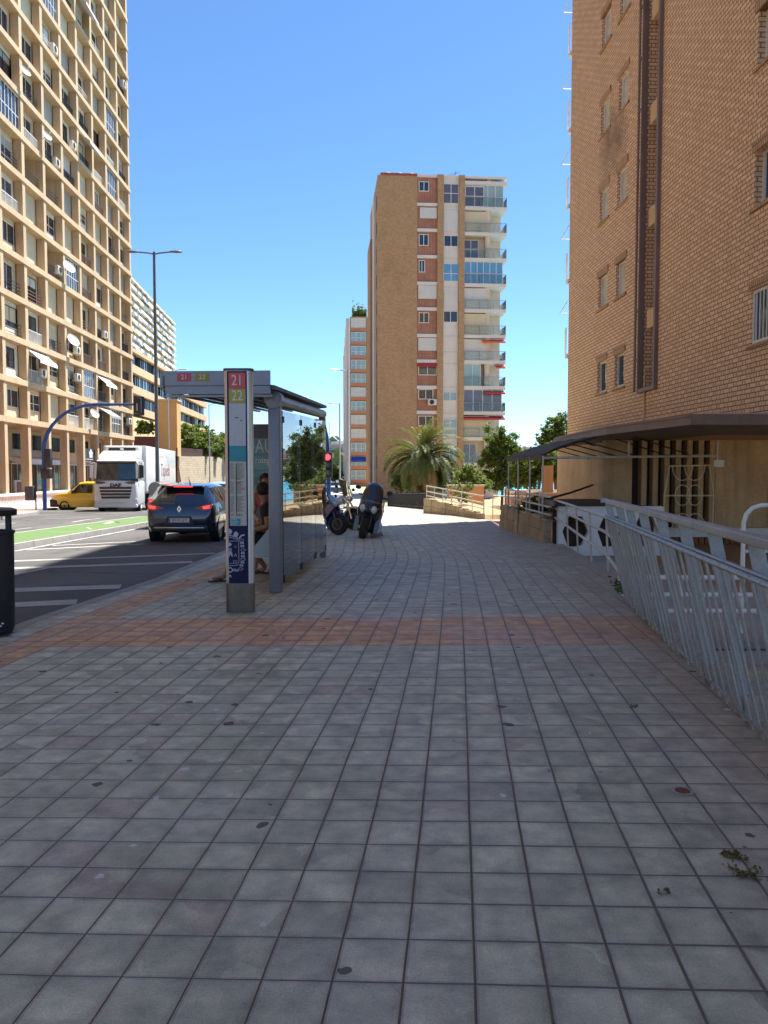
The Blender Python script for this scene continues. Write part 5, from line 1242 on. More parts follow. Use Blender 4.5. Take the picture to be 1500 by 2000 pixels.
# retaining wall up the road
rw = thing('retaining_wall', 'long pale stone retaining wall topped by dark railings up the road', 'wall', (-23.4, 88, -1.4), 0)
RWM = brick('pale_rubble_stone', (.50, .41, .29), (.40, .32, .22), (.33, .26, .18), .55, .28, .02, .3, .7)
pts = [(-23.4, 88, 3.3), (-24.1, 104, 3.6), (-24.9, 122, 3.9), (-26.3, 155, 4.4), (-28, 190, 5)]
b = MB()
for (xa, ya, za), (xb, yb, zb) in zip(pts, pts[1:]):
    a_, c_ = Vector((xa + 23.4, ya - 88, 0)), Vector((xb + 23.4, yb - 88, 0)); off = Vector((-.5, 0, 0))
    vs = [a_, c_, c_ + off, a_ + off, a_ + Vector((0, 0, za + 1.4)), c_ + Vector((0, 0, zb + 1.4)), c_ + off + Vector((0, 0, zb + 1.4)), a_ + off + Vector((0, 0, za + 1.4))]
    b.add(vs, [(0, 1, 5, 4), (2, 3, 7, 6), (4, 5, 6, 7), (0, 4, 7, 3), (1, 2, 6, 5)])
b.add([(-.5, .0, 0), (.9, -1.6, 0), (.9, -1.2, 0), (-.2, .0, 4.6), (-.5, 0, 4.7)], [(0, 1, 3, 4), (1, 2, 3)]); b.box(-4, -.4, -.3, .0, 0, 4.6)
b.build('stone_face', RWM, rw)
b = MB()
for (xa, ya, za), (xb, yb, zb) in zip(pts, pts[1:]):
    n = int((yb - ya) / .45)
    for i in range(n):
        f = i / n; x, y, z = xa + (xb - xa) * f + 23.15, ya + (yb - ya) * f - 88, za + (zb - za) * f + 1.4; b.box(x - .05, x + .05, y - .12, y + .12, z, z + .95)
    b.tube([(xa + 23.15, ya - 88, za + 2.3), (xb + 23.15, yb - 88, zb + 2.3)], .05, 6)
b.build('top_railing', mat('brown_railing', '#4f3b33', .7, .1, .15, 2), rw)
gh_ = thing('garden_wall', 'dark red boarded fence below hillside trees between block and stair tower', 'fence', (-28.5, 84, 3.0), R(12))
b = MB(); b.box(0, 3.6, 0, .2, -3, 2.4); b.build('boards', mat('dark_red_boards', '#4b2620', .7, 0, .2, 2), gh_)
b = MB(); b.box(-1, 3.8, -.5, .0, -4, -.3); b.build('stone_base', RWM, gh_)

mo = MB(); rr = random.Random(77)
for px, py, n, s in ((1432, 1672, 60, .035), (1452, 1710, 60, .045), (1240, 1382, 14, .02), (1300, 1745, 10, .02)):
    g0 = gp(px, py, 0)
    for i in range(n): leafquad(mo, g0 + Vector((rr.gauss(0, s * .8), rr.gauss(0, s * .6), .006 + abs(rr.gauss(0, .004)))), .012, rr, .15)
tag(mo.build('moss_and_litter', mat('dry_moss', '#6b5f33', .9, 0, .4, 30), fixn=False), kind='stuff')

v_ = gp(1333, 1546, 0); vc = thing('valve_cap', 'small rusty round cap set in a pale tile near the fence', 'valve cap', (v_.x, v_.y, .002))
b = MB(); b.lathe([(.034, 0), (.034, .004), (.026, .007), (.001, .006)], 18); b.build('lid', mat('rusty_steel', '#7d4a32'), vc, 40)
b = MB(); b.lathe([(.052, 0), (.05, .003), (.035, .003), (.035, 0)], 18, 0, None, False); b.build('collar', CONC, vc, 40)
# ================================================================ vehicles
CARGL = mat('car_glass', (.012, .016, .02), .04, 0, .3, 1, 0, spec=.9)
REDL = mat('red_tail_lens', (.35, .008, .012), .2, 0, .2, 6, 0, coat=.6)
REDLIT = mat('lit_brake_lamp', (1, .03, .03), .3, 0, 0, 1, 0, emit=1.1)
CLRL = mat('clear_lamp', '#cfd4d8', .12, .2, .1, 6, 0, coat=.8)
PLATE = mat('number_plate', '#c9ccd0', .5, 0, .04, 6); PLTXT = mat('plate_black', (.02, .02, .03), .5)
RIM = mat('alloy_rim', '#9ea1a5', .3, .8, .1, 5, 0)
def paint(name, col, metal=.3): return mat(name, col, .25, metal, .06, .8, .02, coat=.9)
def wheel(t, c, r, w_, axis='x', rimm=None, spokes=8):
    T = Matrix.Translation(c) @ (Matrix.Rotation(R(90), 4, 'Y') if axis == 'x' else Matrix.Identity(4))
    b = MB(); b.lathe([(r * .66, -w_ / 2), (r * .93, -w_ / 2), (r, -w_ * .34), (r * 1.0, w_ * .34), (r * .93, w_ / 2), (r * .66, w_ / 2), (r * .64, 0), (r * .66, -w_ / 2)], 28, 0, T, False)
    wo = b.build('wheel', RUB, t, 40)
    b = MB(); b.lathe([(r * .66, -w_ * .5), (r * .60, -w_ * .3), (r * .60, w_ * .3), (r * .66, w_ * .5)], 24, 0, T, False); b.lathe([(.001, -w_ * .42), (r * .16, -w_ * .42), (r * .16, w_ * .42), (.001, w_ * .42)], 12, 0, T)
    for i in range(spokes):
        A = Matrix.Rotation(2 * pi * i / spokes, 4, 'Z'); b.box(-r * .05, r * .05, r * .1, r * .64, -w_ * .44, -w_ * .3, 0, T @ A); b.box(-r * .05, r * .05, r * .1, r * .64, w_ * .3, w_ * .44, 0, T @ A)
    b.lathe([(r * .6, -w_ * .05), (.001, -w_ * .05), (.001, w_ * .05), (r * .6, w_ * .05)], 16, 1, T)
    b.build('rim', [rimm or RIM, BLACK], wo, 40); return wo
HATCH = [  # y, zlow, zbelt, wlow, wbelt, ztop, wtop, kind
    (-2.03, .46, .72, .66, .70, .76, .60), (-1.98, .30, .92, .80, .80, .96, .64), (-1.86, .26, 1.0, .86, .845, 1.06, .66), (-1.78, .25, 1.0, .875, .86, 1.12, .64),
    (-1.42, .24, 1.0, .89, .88, 1.40, .57), (-1.2, .22, .99, .895, .885, 1.43, .58), (-.62, .2, .97, .895, .885, 1.46, .575), (-.5, .2, .965, .895, .885, 1.462, .575), (.1, .2, .95, .895, .885, 1.455, .565), (.42, .2, .94, .895, .885, 1.40, .56),
    (1.12, .2, .93, .89, .87, .985, .68), (1.5, .22, .88, .885, .84, .92, .60), (1.82, .26, .76, .84, .79, .81, .52), (2.0, .36, .62, .70, .68, .66, .45)]
def interp_sec(secs, sub=2): 
    out = []
    for a, b_ in zip(secs, secs[1:]):
        for i in range(sub): f = i / sub; out.append(tuple(p + (q - p) * f for p, q in zip(a, b_)))
    out.append(secs[-1]); return out
def car(name, label, P, rz, col, sc=(1, 1, 1), lit=True, plate=None, group=None, secs=HATCH, roofcol=None, logo=None, detail=True):
    t = thing(name, label, 'car', P, rz, group)
    S = [(y * sc[1], a * sc[2], b_ * sc[2], c * sc[0], d * sc[0], e * sc[2], f * sc[0]) for y, a, b_, c, d, e, f in secs]
    def half(s):
        y, zl, zb, wl, wb, zt, wt = s
        gl = zt - zb > .12
        return [(wl * .9, y, zl), (wl, y, zl + (zb - zl) * .22), (max(wl, wb) + .012, y, zl + (zb - zl) * .6), (wb, y, zb), (wb - (wb - wt) * (.08 if gl else .3), y, zb + (zt - zb) * .08), (wt + (wb - wt) * (.12 if gl else .3), y, zb + (zt - zb) * (.88 if gl else .7)), (wt * .88, y, zt), (wt * .45, y, zt + .018), (0, y, zt + .024)]
    body = MB(); side = MB(); rear = MB(); front = MB(); n = 9
    rings = []
    for s in S:
        h = half(s); rings.append(h + [(-x, y, z) for x, y, z in h[-2::-1]])
    V = [p for r in rings for p in r]; m = 17
    def kind(i, k):
        y0, y1 = secs[i][0], secs[i + 1][0]; kk = k if k < 8 else 15 - k
        if kk == 4 and -1.3 < y0 and y1 < 1.13 and not (-.63 < y0 < -.55): return 'side'
        if kk == 4 and y0 > -1.45 and y1 < -1.1: return 'side'
        if kk >= 6 and -1.8 < y0 < -1.5 and secs is HATCH: return 'rear'
        if kk >= 5 and .4 < y0 < .5: return 'front'
        return 'body'
    F_ = {'body': [], 'side': [], 'rear': [], 'front': []}
    for i in range(len(rings) - 1):
        for k in range(m - 1): F_[kind(i, k)].append((i * m + k, i * m + k + 1, (i + 1) * m + k + 1, (i + 1) * m + k))
    body.add(V, F_['body'] + [tuple(range(m)), tuple((len(rings) - 1) * m + k for k in range(m - 1, -1, -1))] + [(i * m, (i + 1) * m, (i + 1) * m + m - 1, i * m + m - 1) for i in range(len(rings) - 1)])
    bo = body.build('body', col, t, 32)
    for nm, key in (('side_windows', 'side'), ('rear_window', 'rear'), ('windscreen', 'front')):
        if F_[key]: q = MB(); q.add(V, F_[key]); q.build(nm, CARGL, t, 40)
    wx, r = .76 * sc[0], .315 * sc[2]
    for y in (-1.30 * sc[1], 1.26 * sc[1]):
        for s in (-1, 1):
            b = MB(); b.lathe([(.001, -.02), (r * 1.16, -.02), (r * 1.16, .155)], 26, 0, Matrix.Translation((s * (wx - .01), y, r + .01)) @ Matrix.Rotation(R(90) * s, 4, 'Y'), False); b.build('wheel_arch', BLACK, t, 40)
            wheel(t, (s * wx, y, r), r, .22)
    yb = S[0][0]
    for s in (-1, 1):
        b = MB(); b.prism([(s * .84 * sc[0], .99 * sc[2]), (s * .80 * sc[0], .85 * sc[2]), (s * .64 * sc[0], .82 * sc[2]), (s * .36 * sc[0], .885 * sc[2]), (s * .62 * sc[0], .955 * sc[2])], 'y', yb + .02, yb + .3); b.build('tail_lamp', REDLIT if 0 else REDL, t)
        b = MB(); b.prism([(s * .79 * sc[0], .955 * sc[2]), (s * .765 * sc[0], .88 * sc[2]), (s * .62 * sc[0], .865 * sc[2]), (s * .60 * sc[0], .92 * sc[2])], 'y', yb + .005, yb + .019)
        if lit: b.build('brake_lamp', REDLIT, t)
        b = MB(); b.bbox(s * .93 * sc[0] - .1, s * .93 * sc[0] + .1, .62 * sc[1], .74 * sc[1], .95 * sc[2], 1.08 * sc[2], .03); b.build('mirror', col, t, 40)
        b = MB(); b.bbox(s * .66 * sc[0] - .12, s * .66 * sc[0] + .12, 1.78 * sc[1], 1.93 * sc[1], .64 * sc[2], .76 * sc[2], .03); b.build('headlamp', CLRL, t, 40)
    if detail:
        b = MB(); b.bbox(-.74 * sc[0], .74 * sc[0], yb - .02, yb + .25, .28, .47, .05); b.build('lower_bumper', BLACK, t, 40)
        b = MB(); b.bbox(-.62, .62, yb - .035, yb - .015, .385, .405, .006); b.build('chrome_strip', CHROME, t, 40)
        b = MB(); b.bbox(-.5 * sc[0], .5 * sc[0], -1.62 * sc[1], -1.3 * sc[1], 1.395 * sc[2], 1.435 * sc[2], .015); b.build('spoiler', col, t, 40)
        b = MB(); b.box(-.24, .24, -1.635 * sc[1], -1.618 * sc[1], 1.40 * sc[2], 1.425 * sc[2]); b.build('high_brake_lamp', REDLIT if lit else REDL, t)
        b = MB(); b.tube([(0, -.95, 1.46), (0, -1.05, 1.56), (0, -1.13, 1.66)], [.02, .008, .004], 6); b.build('aerial', BLACK, t)
        b = MB(); b.prism([(-.36, .47), (.36, .47), (.30, .68), (-.30, .68)], 'y', yb - .012, yb + .05); b.build('plate_recess', BLACK, t)
    pl = None
    b = MB(); b.bbox(-.26, .26, yb - .03, yb - .014, .53, .64, .004); pl = b.build('number_plate', PLATE, t)
    b = MB(); b.box(-.256, -.222, yb - .0325, yb - .0305, .535, .635); b.build('blue_band', mat('plate_blue', '#1d3c9a', .5), pl)
    if plate: text_mesh('plate_text', plate, .105, PLTXT, Matrix.Translation((.02, yb - .032, .585)) @ FRONT, pl, .0012, .95)
    if logo == 'diamond':
        b = MB(); c = [(0, .085), (.055, 0), (0, -.085), (-.055, 0)]; i_ = [(x * .5, z * .5) for x, z in c]
        for k in range(4):
            j = (k + 1) % 4; b.prism([c[k], c[j], i_[j], i_[k]], 'y', 0, .02, 0, Matrix.Translation((0, yb + .0, .86)))
        b.build('emblem', CHROME, t)
    return t
HX, HY = -5.06, 21.1
NAVYC = paint('dark_blue_car_paint', (.012, .02, .042), .5)
car('parked_car' if 0 else 'hatchback_car', 'dark blue hatchback with lit brake lamps and plate 8310 LFT waiting in the lane', (HX, HY, zr(21)), R(-1.0), NAVYC, (.98, 1, 1), True, '8310 LFT', logo='diamond')
SILV = paint('silver_car_paint', '#aeb3b8', .6); WHC = paint('white_car_paint', '#c9ccce', .0)
SMALL = (.93, .92, 1.0)
car('hatchback_car', 'pale grey small car with one red tail lamp showing left of the dark blue hatchback', (at(296, 1000, 24.2).x + .55, 26.2, zr(26)), R(2), SILV, SMALL, True, group=None)
car('hatchback_car', 'white car roof just visible over the dark blue hatchback', (at(352, 960, 38).x, 38, zr(38)), R(3), WHC, (1, 1.05, 1.03), False, detail=False)
car('hatchback_car', 'white car showing its rear window between the dark hatchback and the totem', (at(432, 960, 31).x, 31.5, zr(31)), R(2), paint('pearl_car_paint', '#bfc4c9', .2), (1, 1.05, 1.02), False, detail=False)
car('hatchback_car', 'white parked car far behind the motorcycles under the red signal', (at(650, 960, 48).x, 48, zr(48) + .05), R(3), WHC, (1, 1, 1.02), False, detail=False)
# lorry: nose towards the camera (-y local)
trz = atan2(1.8, 14.5)
lo = thing('refrigerated_lorry', 'white articulated refrigerated lorry facing us on the far carriageway', 'lorry', (-15.72, 45.0, zr(45) - .03), trz)
WT_ = mat('lorry_white', '#d4d6d6', .3, 0, .04, .8, .03, coat=.5); CABG = mat('lorry_windscreen', (.02, .035, .035), .05, 0, .6, 1.2, 0, spec=.9)
def sect(y, x, z0, z1, rr=.12): return [(-x + rr * .5, y, z0), (x - rr * .5, y, z0), (x, y, z0 + rr), (x, y, z1 - rr), (x - rr, y, z1), (-x + rr, y, z1), (-x, y, z1 - rr), (-x, y, z0 + rr)]
b = MB()
prof = [(.0, 1.12, .36, 1.75), (.05, 1.2, .34, 1.78), (.12, 1.24, .34, 1.85)]
b.loft([sect(0, 1.10, .38, 1.62), sect(.06, 1.2, .34, 1.72), sect(.16, 1.25, .34, 1.84), sect(2.2, 1.25, .45, 1.84)])
b.loft([sect(.16, 1.24, 1.845, 1.9), sect(.3, 1.235, 1.845, 2.98), sect(.45, 1.22, 1.845, 3.06), sect(2.2, 1.22, 1.845, 3.1)]); b.build('cab', WT_, lo, 40)
b = MB(); b.loft([sect(.42, .98, 3.0, 3.06, .02), sect(.75, 1.1, 3.0, 3.42, .1), sect(1.5, 1.12, 3.0, 3.62, .12), sect(2.2, 1.12, 3.0, 3.66, .12)]); b.build('roof_deflector', WT_, lo, 40)
b = MB(); b.add([(-1.13, .14, 1.92), (1.13, .14, 1.92), (1.09, .285, 2.9), (-1.09, .285, 2.9), (-1.13, .2, 1.92), (1.13, .2, 1.92), (1.09, .33, 2.9), (-1.09, .33, 2.9)], [(0, 1, 2, 3), (4, 7, 6, 5), (0, 4, 5, 1), (1, 5, 6, 2), (2, 6, 7, 3), (3, 7, 4, 0)]); b.build('windscreen', CABG, lo)
b = MB(); b.box(-1.16, 1.16, .1, .32, 2.91, 3.0); b.build('sun_visor', BLACK, lo)
b = MB()
for s in (-1, 1): b.prism([(.42, 1.95), (1.3, 1.95), (1.35, 2.3), (1.3, 2.8), (.5, 2.8)], 'x', s * 1.235, s * 1.262)
b.build('side_window', CABG, lo)
b = MB()
for i, (wa, wb, z) in enumerate(((.92, .90, 1.36), (.9, .87, 1.17), (.86, .83, .98), (.82, .79, .80))): b.prism([(-wa, z + .13), (wa, z + .13), (wb, z), (-wb, z)], 'y', -.045, .05)
b.build('grille', mat('grille_black', (.015, .016, .018), .4, 0, .1, 5), lo)
b = MB(); b.bbox(-1.0, 1.0, -.03, .05, 1.33, 1.345, .004); b.bbox(-.98, .98, -.03, .05, .945, .955, .003); b.build('grille_trim', CHROME, lo)
text_mesh('maker_letters', 'DAF', .25, PLTXT, Matrix.Translation((0, -.012, 1.58)) @ FRONT, lo, .02, 1.35, weight=.012)
for s in (-1, 1):
    b = MB(); b.prism([(s * 1.12, 1.86), (s * 1.12, 1.68), (s * .78, 1.66), (s * .55, 1.76)], 'y', -.02, .1); b.build('upper_lamp', mat('smoked_lamp', '#20252c', .15, 0, .1, 5), lo)
    b = MB(); b.bbox(s * 1.08 - .14, s * 1.08 + .14, -.02, .15, .62, .8, .04); b.build('headlamp', CLRL, lo, 40)
    b = MB(); b.bbox(s * 1.42 - .12, s * 1.42 + .12, .32, .44, 2.0, 2.75, .04); b.tube([(s * 1.24, .4, 2.9), (s * 1.45, .38, 2.86), (s * 1.45, .38, 2.7)], .025, 6); b.build('mirror', BLACK if s > 0 else WT_, lo, 40)
    b = MB(); b.box(s * 1.5 - .25, s * 1.5 + .05, .2, .28, 2.93, 2.99); b.build('mirror_arm', WT_, lo)
b = MB(); b.bbox(-1.22, 1.22, -.02, .2, .26, .45, .05); b.build('bumper', WT_, lo, 40)
b = MB(); b.box(-.5, .5, -.032, -.021, .50, .6); b.build('number_plate', PLATE, lo)
b = MB(); b.bbox(-1.0, 1.0, 1.2, 2.1, 3.0, 3.05, .01); b.build('cab_roof', WT_, lo)
for y, r in ((1.25, .5), (4.6, .5), (9.5, .48), (10.8, .48), (12.1, .48)):
    for s in (-1, 1): wheel(lo, (s * 1.05, y, r), r, .32, rimm=WT_ if y < 2 else RIM, spokes=10)
b = MB(); b.bbox(-1.0, 1.0, .9, 13.0, .62, 1.05, .04); b.build('chassis', BLACK, lo)
b = MB(); b.bbox(-1.28, 1.28, 2.75, 15.2, 1.12, 3.98, .04); tr_ = b.build('trailer_box', WT_, lo, 40)
b = MB(); b.bbox(-1.05, 1.05, 1.95, 2.745, 3.12, 3.95, .14, seg=3); ru = b.build('refrigeration_unit', mat('unit_white', '#c6c8c6', .4, 0, .06, 1), lo, 40)
b = MB(); b.bbox(-.8, .8, 1.925, 1.96, 3.62, 3.84, .02); b.box(-.1, .1, 1.915, 1.924, 3.70, 3.80, 1); b.bbox(-.6, .6, 1.93, 1.97, 3.36, 3.4, .01); b.build('unit_grille', [BLACK, WT_], ru)
SIDE = Matrix.Rotation(R(90), 4, 'Z') @ FRONT
RDT = mat('dark_red_lettering', '#7c3a44', .5); PKT = mat('pink_lettering', '#c59a98', .5)
text_mesh('trailer_script', 'la Tapiela', 1.25, RDT, Matrix.Translation((1.284, 9.4, 2.45)) @ SIDE, tr_, .002, 1.15, shear=.25)
text_mesh('trailer_small_text', 'PATATAS FRITAS' if 0 else 'obrador 1945', .38, PKT, Matrix.Translation((1.284, 9.4, 3.45)) @ SIDE, tr_, .002, 1.6)
b = MB(); b.box(1.282, 1.286, 7.6, 11.4, 1.62, 1.70); b.box(1.282, 1.286, 8.2, 10.8, 1.48, 1.54); b.build('trailer_stripes', PKT, tr_)
b = MB(); b.bbox(-1.2, 1.2, 2.78, 15.0, 1.0, 1.12, .02); b.build('trailer_skirt', mat('grey_skirt', '#8f9294', .5), lo)
# yellow van
YV = paint('yellow_van_paint', '#e2b400', .0)
vn = thing('yellow_van', 'yellow delivery van with black bumper half hidden behind the lorry cab', 'van', (-19.35, 50.4, zr(50)), R(97))
b = MB()
VS = [(2.15, .35, .72, .74, .8), (2.05, .25, .95, .86, .84), (1.75, .22, 1.06, .9, .86), (1.15, .2, 1.14, .91, .84), (.45, .2, 1.78, .91, .66), (.1, .2, 1.84, .91, .7), (-2.1, .2, 1.84, .91, .74), (-2.2, .35, 1.75, .88, .7)]
rings = []
for y, z0, z1, w_, wt in VS:
    zb = min(1.08, z1 - .03); h = [(w_ * .94, y, z0), (w_, y, z0 + .2), (w_, y, zb), (wt + (w_ - wt) * .1, y, z1 - .08 if z1 > 1.3 else z1 - .02), (wt * .85, y, z1), (0, y, z1 + .02)]
    rings.append(h + [(-x, yy, z) for x, yy, z in h[-2::-1]])
b.loft(rings); b.build('body', YV, vn, 35)
b = MB()
for s in (-1, 1):
    b.add([(s * .915, .9, 1.12), (s * .915, -.42, 1.12), (s * .80, -.42, 1.68), (s * .79, .42, 1.68), (s * .895, .9, 1.12), (s * .895, -.42, 1.12), (s * .78, -.42, 1.68), (s * .77, .42, 1.68)], [(0, 1, 2, 3), (4, 7, 6, 5), (0, 4, 5, 1), (1, 5, 6, 2), (2, 6, 7, 3), (3, 7, 4, 0)])
b.build('side_window', CARGL, vn)
b = MB(); b.add([(-.8, 1.13, 1.165), (.8, 1.13, 1.165), (.64, .5, 1.755), (-.64, .5, 1.755), (-.8, 1.08, 1.13), (.8, 1.08, 1.13), (.64, .42, 1.72), (-.64, .42, 1.72)], [(0, 1, 2, 3), (4, 7, 6, 5), (0, 4, 5, 1), (1, 5, 6, 2), (2, 6, 7, 3), (3, 7, 4, 0)]); b.build('windscreen', CARGL, vn)
b = MB(); b.bbox(-.9, .9, 1.6, 2.24, .22, .72, .08); b.build('bumper', BLACK, vn, 40)
for s in (-1, 1):
    b = MB(); b.bbox(s * .72 - .16, s * .72 + .16, 1.85, 2.13, .8, .95, .04); b.build('headlamp', CLRL, vn, 40)
    b = MB(); b.bbox(s * 1.0 - .08, s * 1.0 + .08, .7, .85, 1.1, 1.3, .03); b.build('mirror', BLACK, vn, 40)
    for y in (1.32, -1.4):
        wheel(vn, (s * .80, y, .32), .32, .22, rimm=BLACK)
        b = MB(); b.lathe([(.001, -.03), (.39, -.03), (.39, .125)], 24, 0, Matrix.Translation((s * .80, y, .34)) @ Matrix.Rotation(R(90) * s, 4, 'Y'), False); b.build('wheel_arch', BLACK, vn, 40)
# ================================================================ motorcycles
def lean(o, a): o.rotation_mode = 'QUATERNION'; return o
def moto(name, label, P, rz, roll, kind, c1, c2, steer=0):
    t = thing(name, label, 'motorcycle', P); t.rotation_euler = Euler((0, roll, rz), 'XYZ')
    fy, ry = .78, -.72; r = .31 if kind != 'scooter' else .27
    fwz = r
    wheel(t, (0, fy, r), r, .13 if kind != 'scooter' else .15, rimm=mat('dark_rim', '#4a4c50', .35, .7, .1, 5), spokes=6); wheel(t, (0, ry, r), r, .17, rimm=RIM, spokes=6)
    b = MB(); b.lathe([(r * .40, -.075), (r * .58, -.075), (r * .58, -.071), (r * .40, -.071), (r * .40, -.075)], 20, 0, Matrix.Translation((0, fy, r)) @ Matrix.Rotation(R(90), 4, 'Y'), False); b.lathe([(r * .40, .071), (r * .58, .071), (r * .58, .075), (r * .40, .075), (r * .40, .071)], 20, 0, Matrix.Translation((0, fy, r)) @ Matrix.Rotation(R(90), 4, 'Y'), False); b.build('brake_disc', mat('disc_steel', '#54565a', .5, .6, .1, 6), t, 40)
    top = (0, .42, .98)
    b = MB()
    for s in (-1, 1): b.tube([(s * .1, fy, r), (s * .1, fy - .16, r + .36), (s * .09, .45, .9)], [.028, .03, .03], 8)
    b.build('fork', CHROME if kind == 'cruiser' else mat('fork_grey', '#5d6064', .4, .5, .1, 4), t, 40)
    b = MB(); rings = []
    for a in range(-20, 121, 14): 
        A = R(a); rings.append([(x, fy - (r + d) * sin(A) * 1.0 + 0, r + (r + d) * cos(A)) for x, d in ((-.09, .0), (-.08, .05), (0, .065), (.08, .05), (.09, .0), (.06, .015), (0, .03), (-.06, .015))])
    b.loft(rings); b.build('front_mudguard', c1, t, 40)
    b = MB(); b.tube([(-.36, .25, 1.03), (-.2, .36, 1.02), (0, .42, 1.0), (.2, .36, 1.02), (.36, .25, 1.03)], .014, 8)
    for s in (-1, 1): b.tube([(s * .37, .24, 1.03), (s * .25, .33, 1.025)], .02, 8)
    b.build('handlebar', BLACK, t, 40)
    for s in (-1, 1):
        b = MB(); b.tube([(s * .28, .34, 1.04), (s * .36, .38, 1.16)], .008, 5); b.ball((s * .4, .37, 1.19), .075, .02, .05); b.build('mirror', BLACK, t, 60)
    b = MB(); b.bbox(-.17, .17, -.3, .32, .22, .58, .06)
    if kind != 'scooter':
        for i in range(6): b.box(-.2, .2, -.08, .26, .34 + .035 * i, .345 + .035 * i)
    b.build('engine', mat('engine_dark', '#2a2b2d', .4, .5, .2, 6) if kind != 'cruiser' else CHROME, t, 40)
    b = MB(); b.tube([(.17, .1, .3), (.2, -.3, .26), (.21, -.95, .32)], [.04, .045, .06], 10); b.build('exhaust', CHROME, t, 40)
    if kind == 'scooter':
        b = MB()
        def ring(y, pts): return [(x, y, z) for x, z in pts]
        rings = [ring(.74, [(-.06, .62), (.06, .62), (.12, .70), (.10, .78), (0, .80), (-.10, .78), (-.12, .70)]),
                 ring(.66, [(-.15, .55), (.15, .55), (.23, .70), (.19, .86), (0, .90), (-.19, .86), (-.23, .70)]),
                 ring(.52, [(-.22, .42), (.22, .42), (.29, .68), (.25, .92), (0, .98), (-.25, .92), (-.29, .68)]),
                 ring(.34, [(-.26, .26), (.26, .26), (.33, .62), (.28, .93), (0, .99), (-.28, .93), (-.33, .62)]),
                 ring(.22, [(-.24, .24), (.24, .24), (.30, .60), (.24, .88), (0, .94), (-.24, .88), (-.30, .60)])]
        b.loft(rings); b.build('front_fairing', c1, t, 45)
        b = MB()
        for s in (-1, 1): b.prism([(.56, .16), (.30, .10), (-.1, .14), (-.1, .34), (.25, .44), (.5, .5)], 'x', s * .2, s * .31)
        b.build('side_panel', c2, t)
        b = MB(); n = 7; rows = []
        for j in range(7):
            f = j / 6; w_ = .275 * (1 - .12 * f) * sqrt(max(.02, 1 - (.93 * f) ** 4)); rows.append([(w_ * sin(R(-68 + 136 * i / n)) / sin(R(68)), .60 - .28 * f - .16 * (1 - cos(R(-68 + 136 * i / n))), .86 + .50 * f) for i in range(n + 1)])
        for rw_ in rows: b.v += rw_
        for j in range(6):
            for i in range(n): a = j * (n + 1) + i; b.f.append((a, a + 1, a + n + 2, a + n + 1)); b.m.append(0)
        wsn = b.build('windshield', mat('smoked_windshield', (.018, .026, .045), .07, 0, .4, 2, 0, spec=.8), t, 60); md = wsn.modifiers.new('s', 'SOLIDIFY'); md.thickness = .006
        for s in (-1, 1):
            b = MB(); b.ball((s * .135, .70, .73), .08, .065, .095); b.build('headlamp', CLRL, t, 60)
        b = MB(); b.loft([[(x * w_, y, z + dz) for x, dz in ((-1, 0), (1, 0), (1, .12), (.7, .2), (-.7, .2), (-1, .12))] for y, w_, z in ((.1, .12, .62), (-.1, .19, .66), (-.5, .2, .70), (-.85, .17, .78), (-1.05, .08, .86))]); b.build('seat', BLACK, t, 40)
        b = MB(); b.loft([[(x * w_, y, z + dz) for x, dz in ((-1, 0), (1, 0), (1.1, .2), (.9, .34), (-.9, .34), (-1.1, .2))] for y, w_, z in ((.1, .2, .28), (-.3, .22, .34), (-.7, .2, .44), (-1.08, .1, .6))]); b.build('tail_body', c2, t, 40)
        b = MB(); b.bbox(-.035, .035, fy + .1, fy + .16, r - .02, r + .05, .01, 0, Matrix.Translation((.1, -.06, 0))); b.build('disc_lock', mat('yellow_lock', '#d7dc2c', .4, 0, 0, 1, emit=0), t, 40)
        b = MB(); b.tube([(-.2, -.1, .2), (-.42, .06, .02 - 0)], .014, 6); b.tube([(-.3, -.2, .16), (-.42, .06, .02)], .012, 6); b.build('side_stand', BLACK, t)
    else:
        b = MB(); b.loft([[(x * w_, y, z + dz) for x, dz in ((-.5, 0), (.5, 0), (1, .1), (.8, .24), (0, .28), (-.8, .24), (-1, .1))] for y, w_, z in ((.38, .1, .72), (.25, .18, .66), (.0, .19, .66), (-.15, .13, .70), (-.2, .08, .7))]); b.build('fuel_tank', c1, t, 45)
        b = MB(); b.loft([[(x * w_, y, z + dz) for x, dz in ((-1, 0), (1, 0), (.9, .1), (0, .13), (-.9, .1))] for y, w_, z in ((-.12, .12, .72), (-.4, .17, .70), (-.7, .16, .76), (-.95, .1, .84))]); b.build('seat', BLACK if kind == 'sport' else mat('grey_seat', '#8f8a84', .6, 0, .1, 4), t, 45)
        b = MB(); b.loft([[(x * w_, y, z + dz) for x, dz in ((-.8, 0), (.8, 0), (1, .1), (.6, .2), (-.6, .2), (-1, .1))] for y, w_, z in ((-.3, .13, .5), (-.75, .13, .6), (-1.08, .06, .78))]); b.build('tail_body', c1, t, 45)
        b = MB(); b.lathe([(.001, .05), (.07, .04), (.09, 0), (.07, -.1), (.001, -.13)], 16, 0, Matrix.Translation((0, .6, .88)) @ Matrix.Rotation(R(-90), 4, 'X')); b.build('headlamp', CHROME if kind == 'cruiser' else CLRL, t, 50)
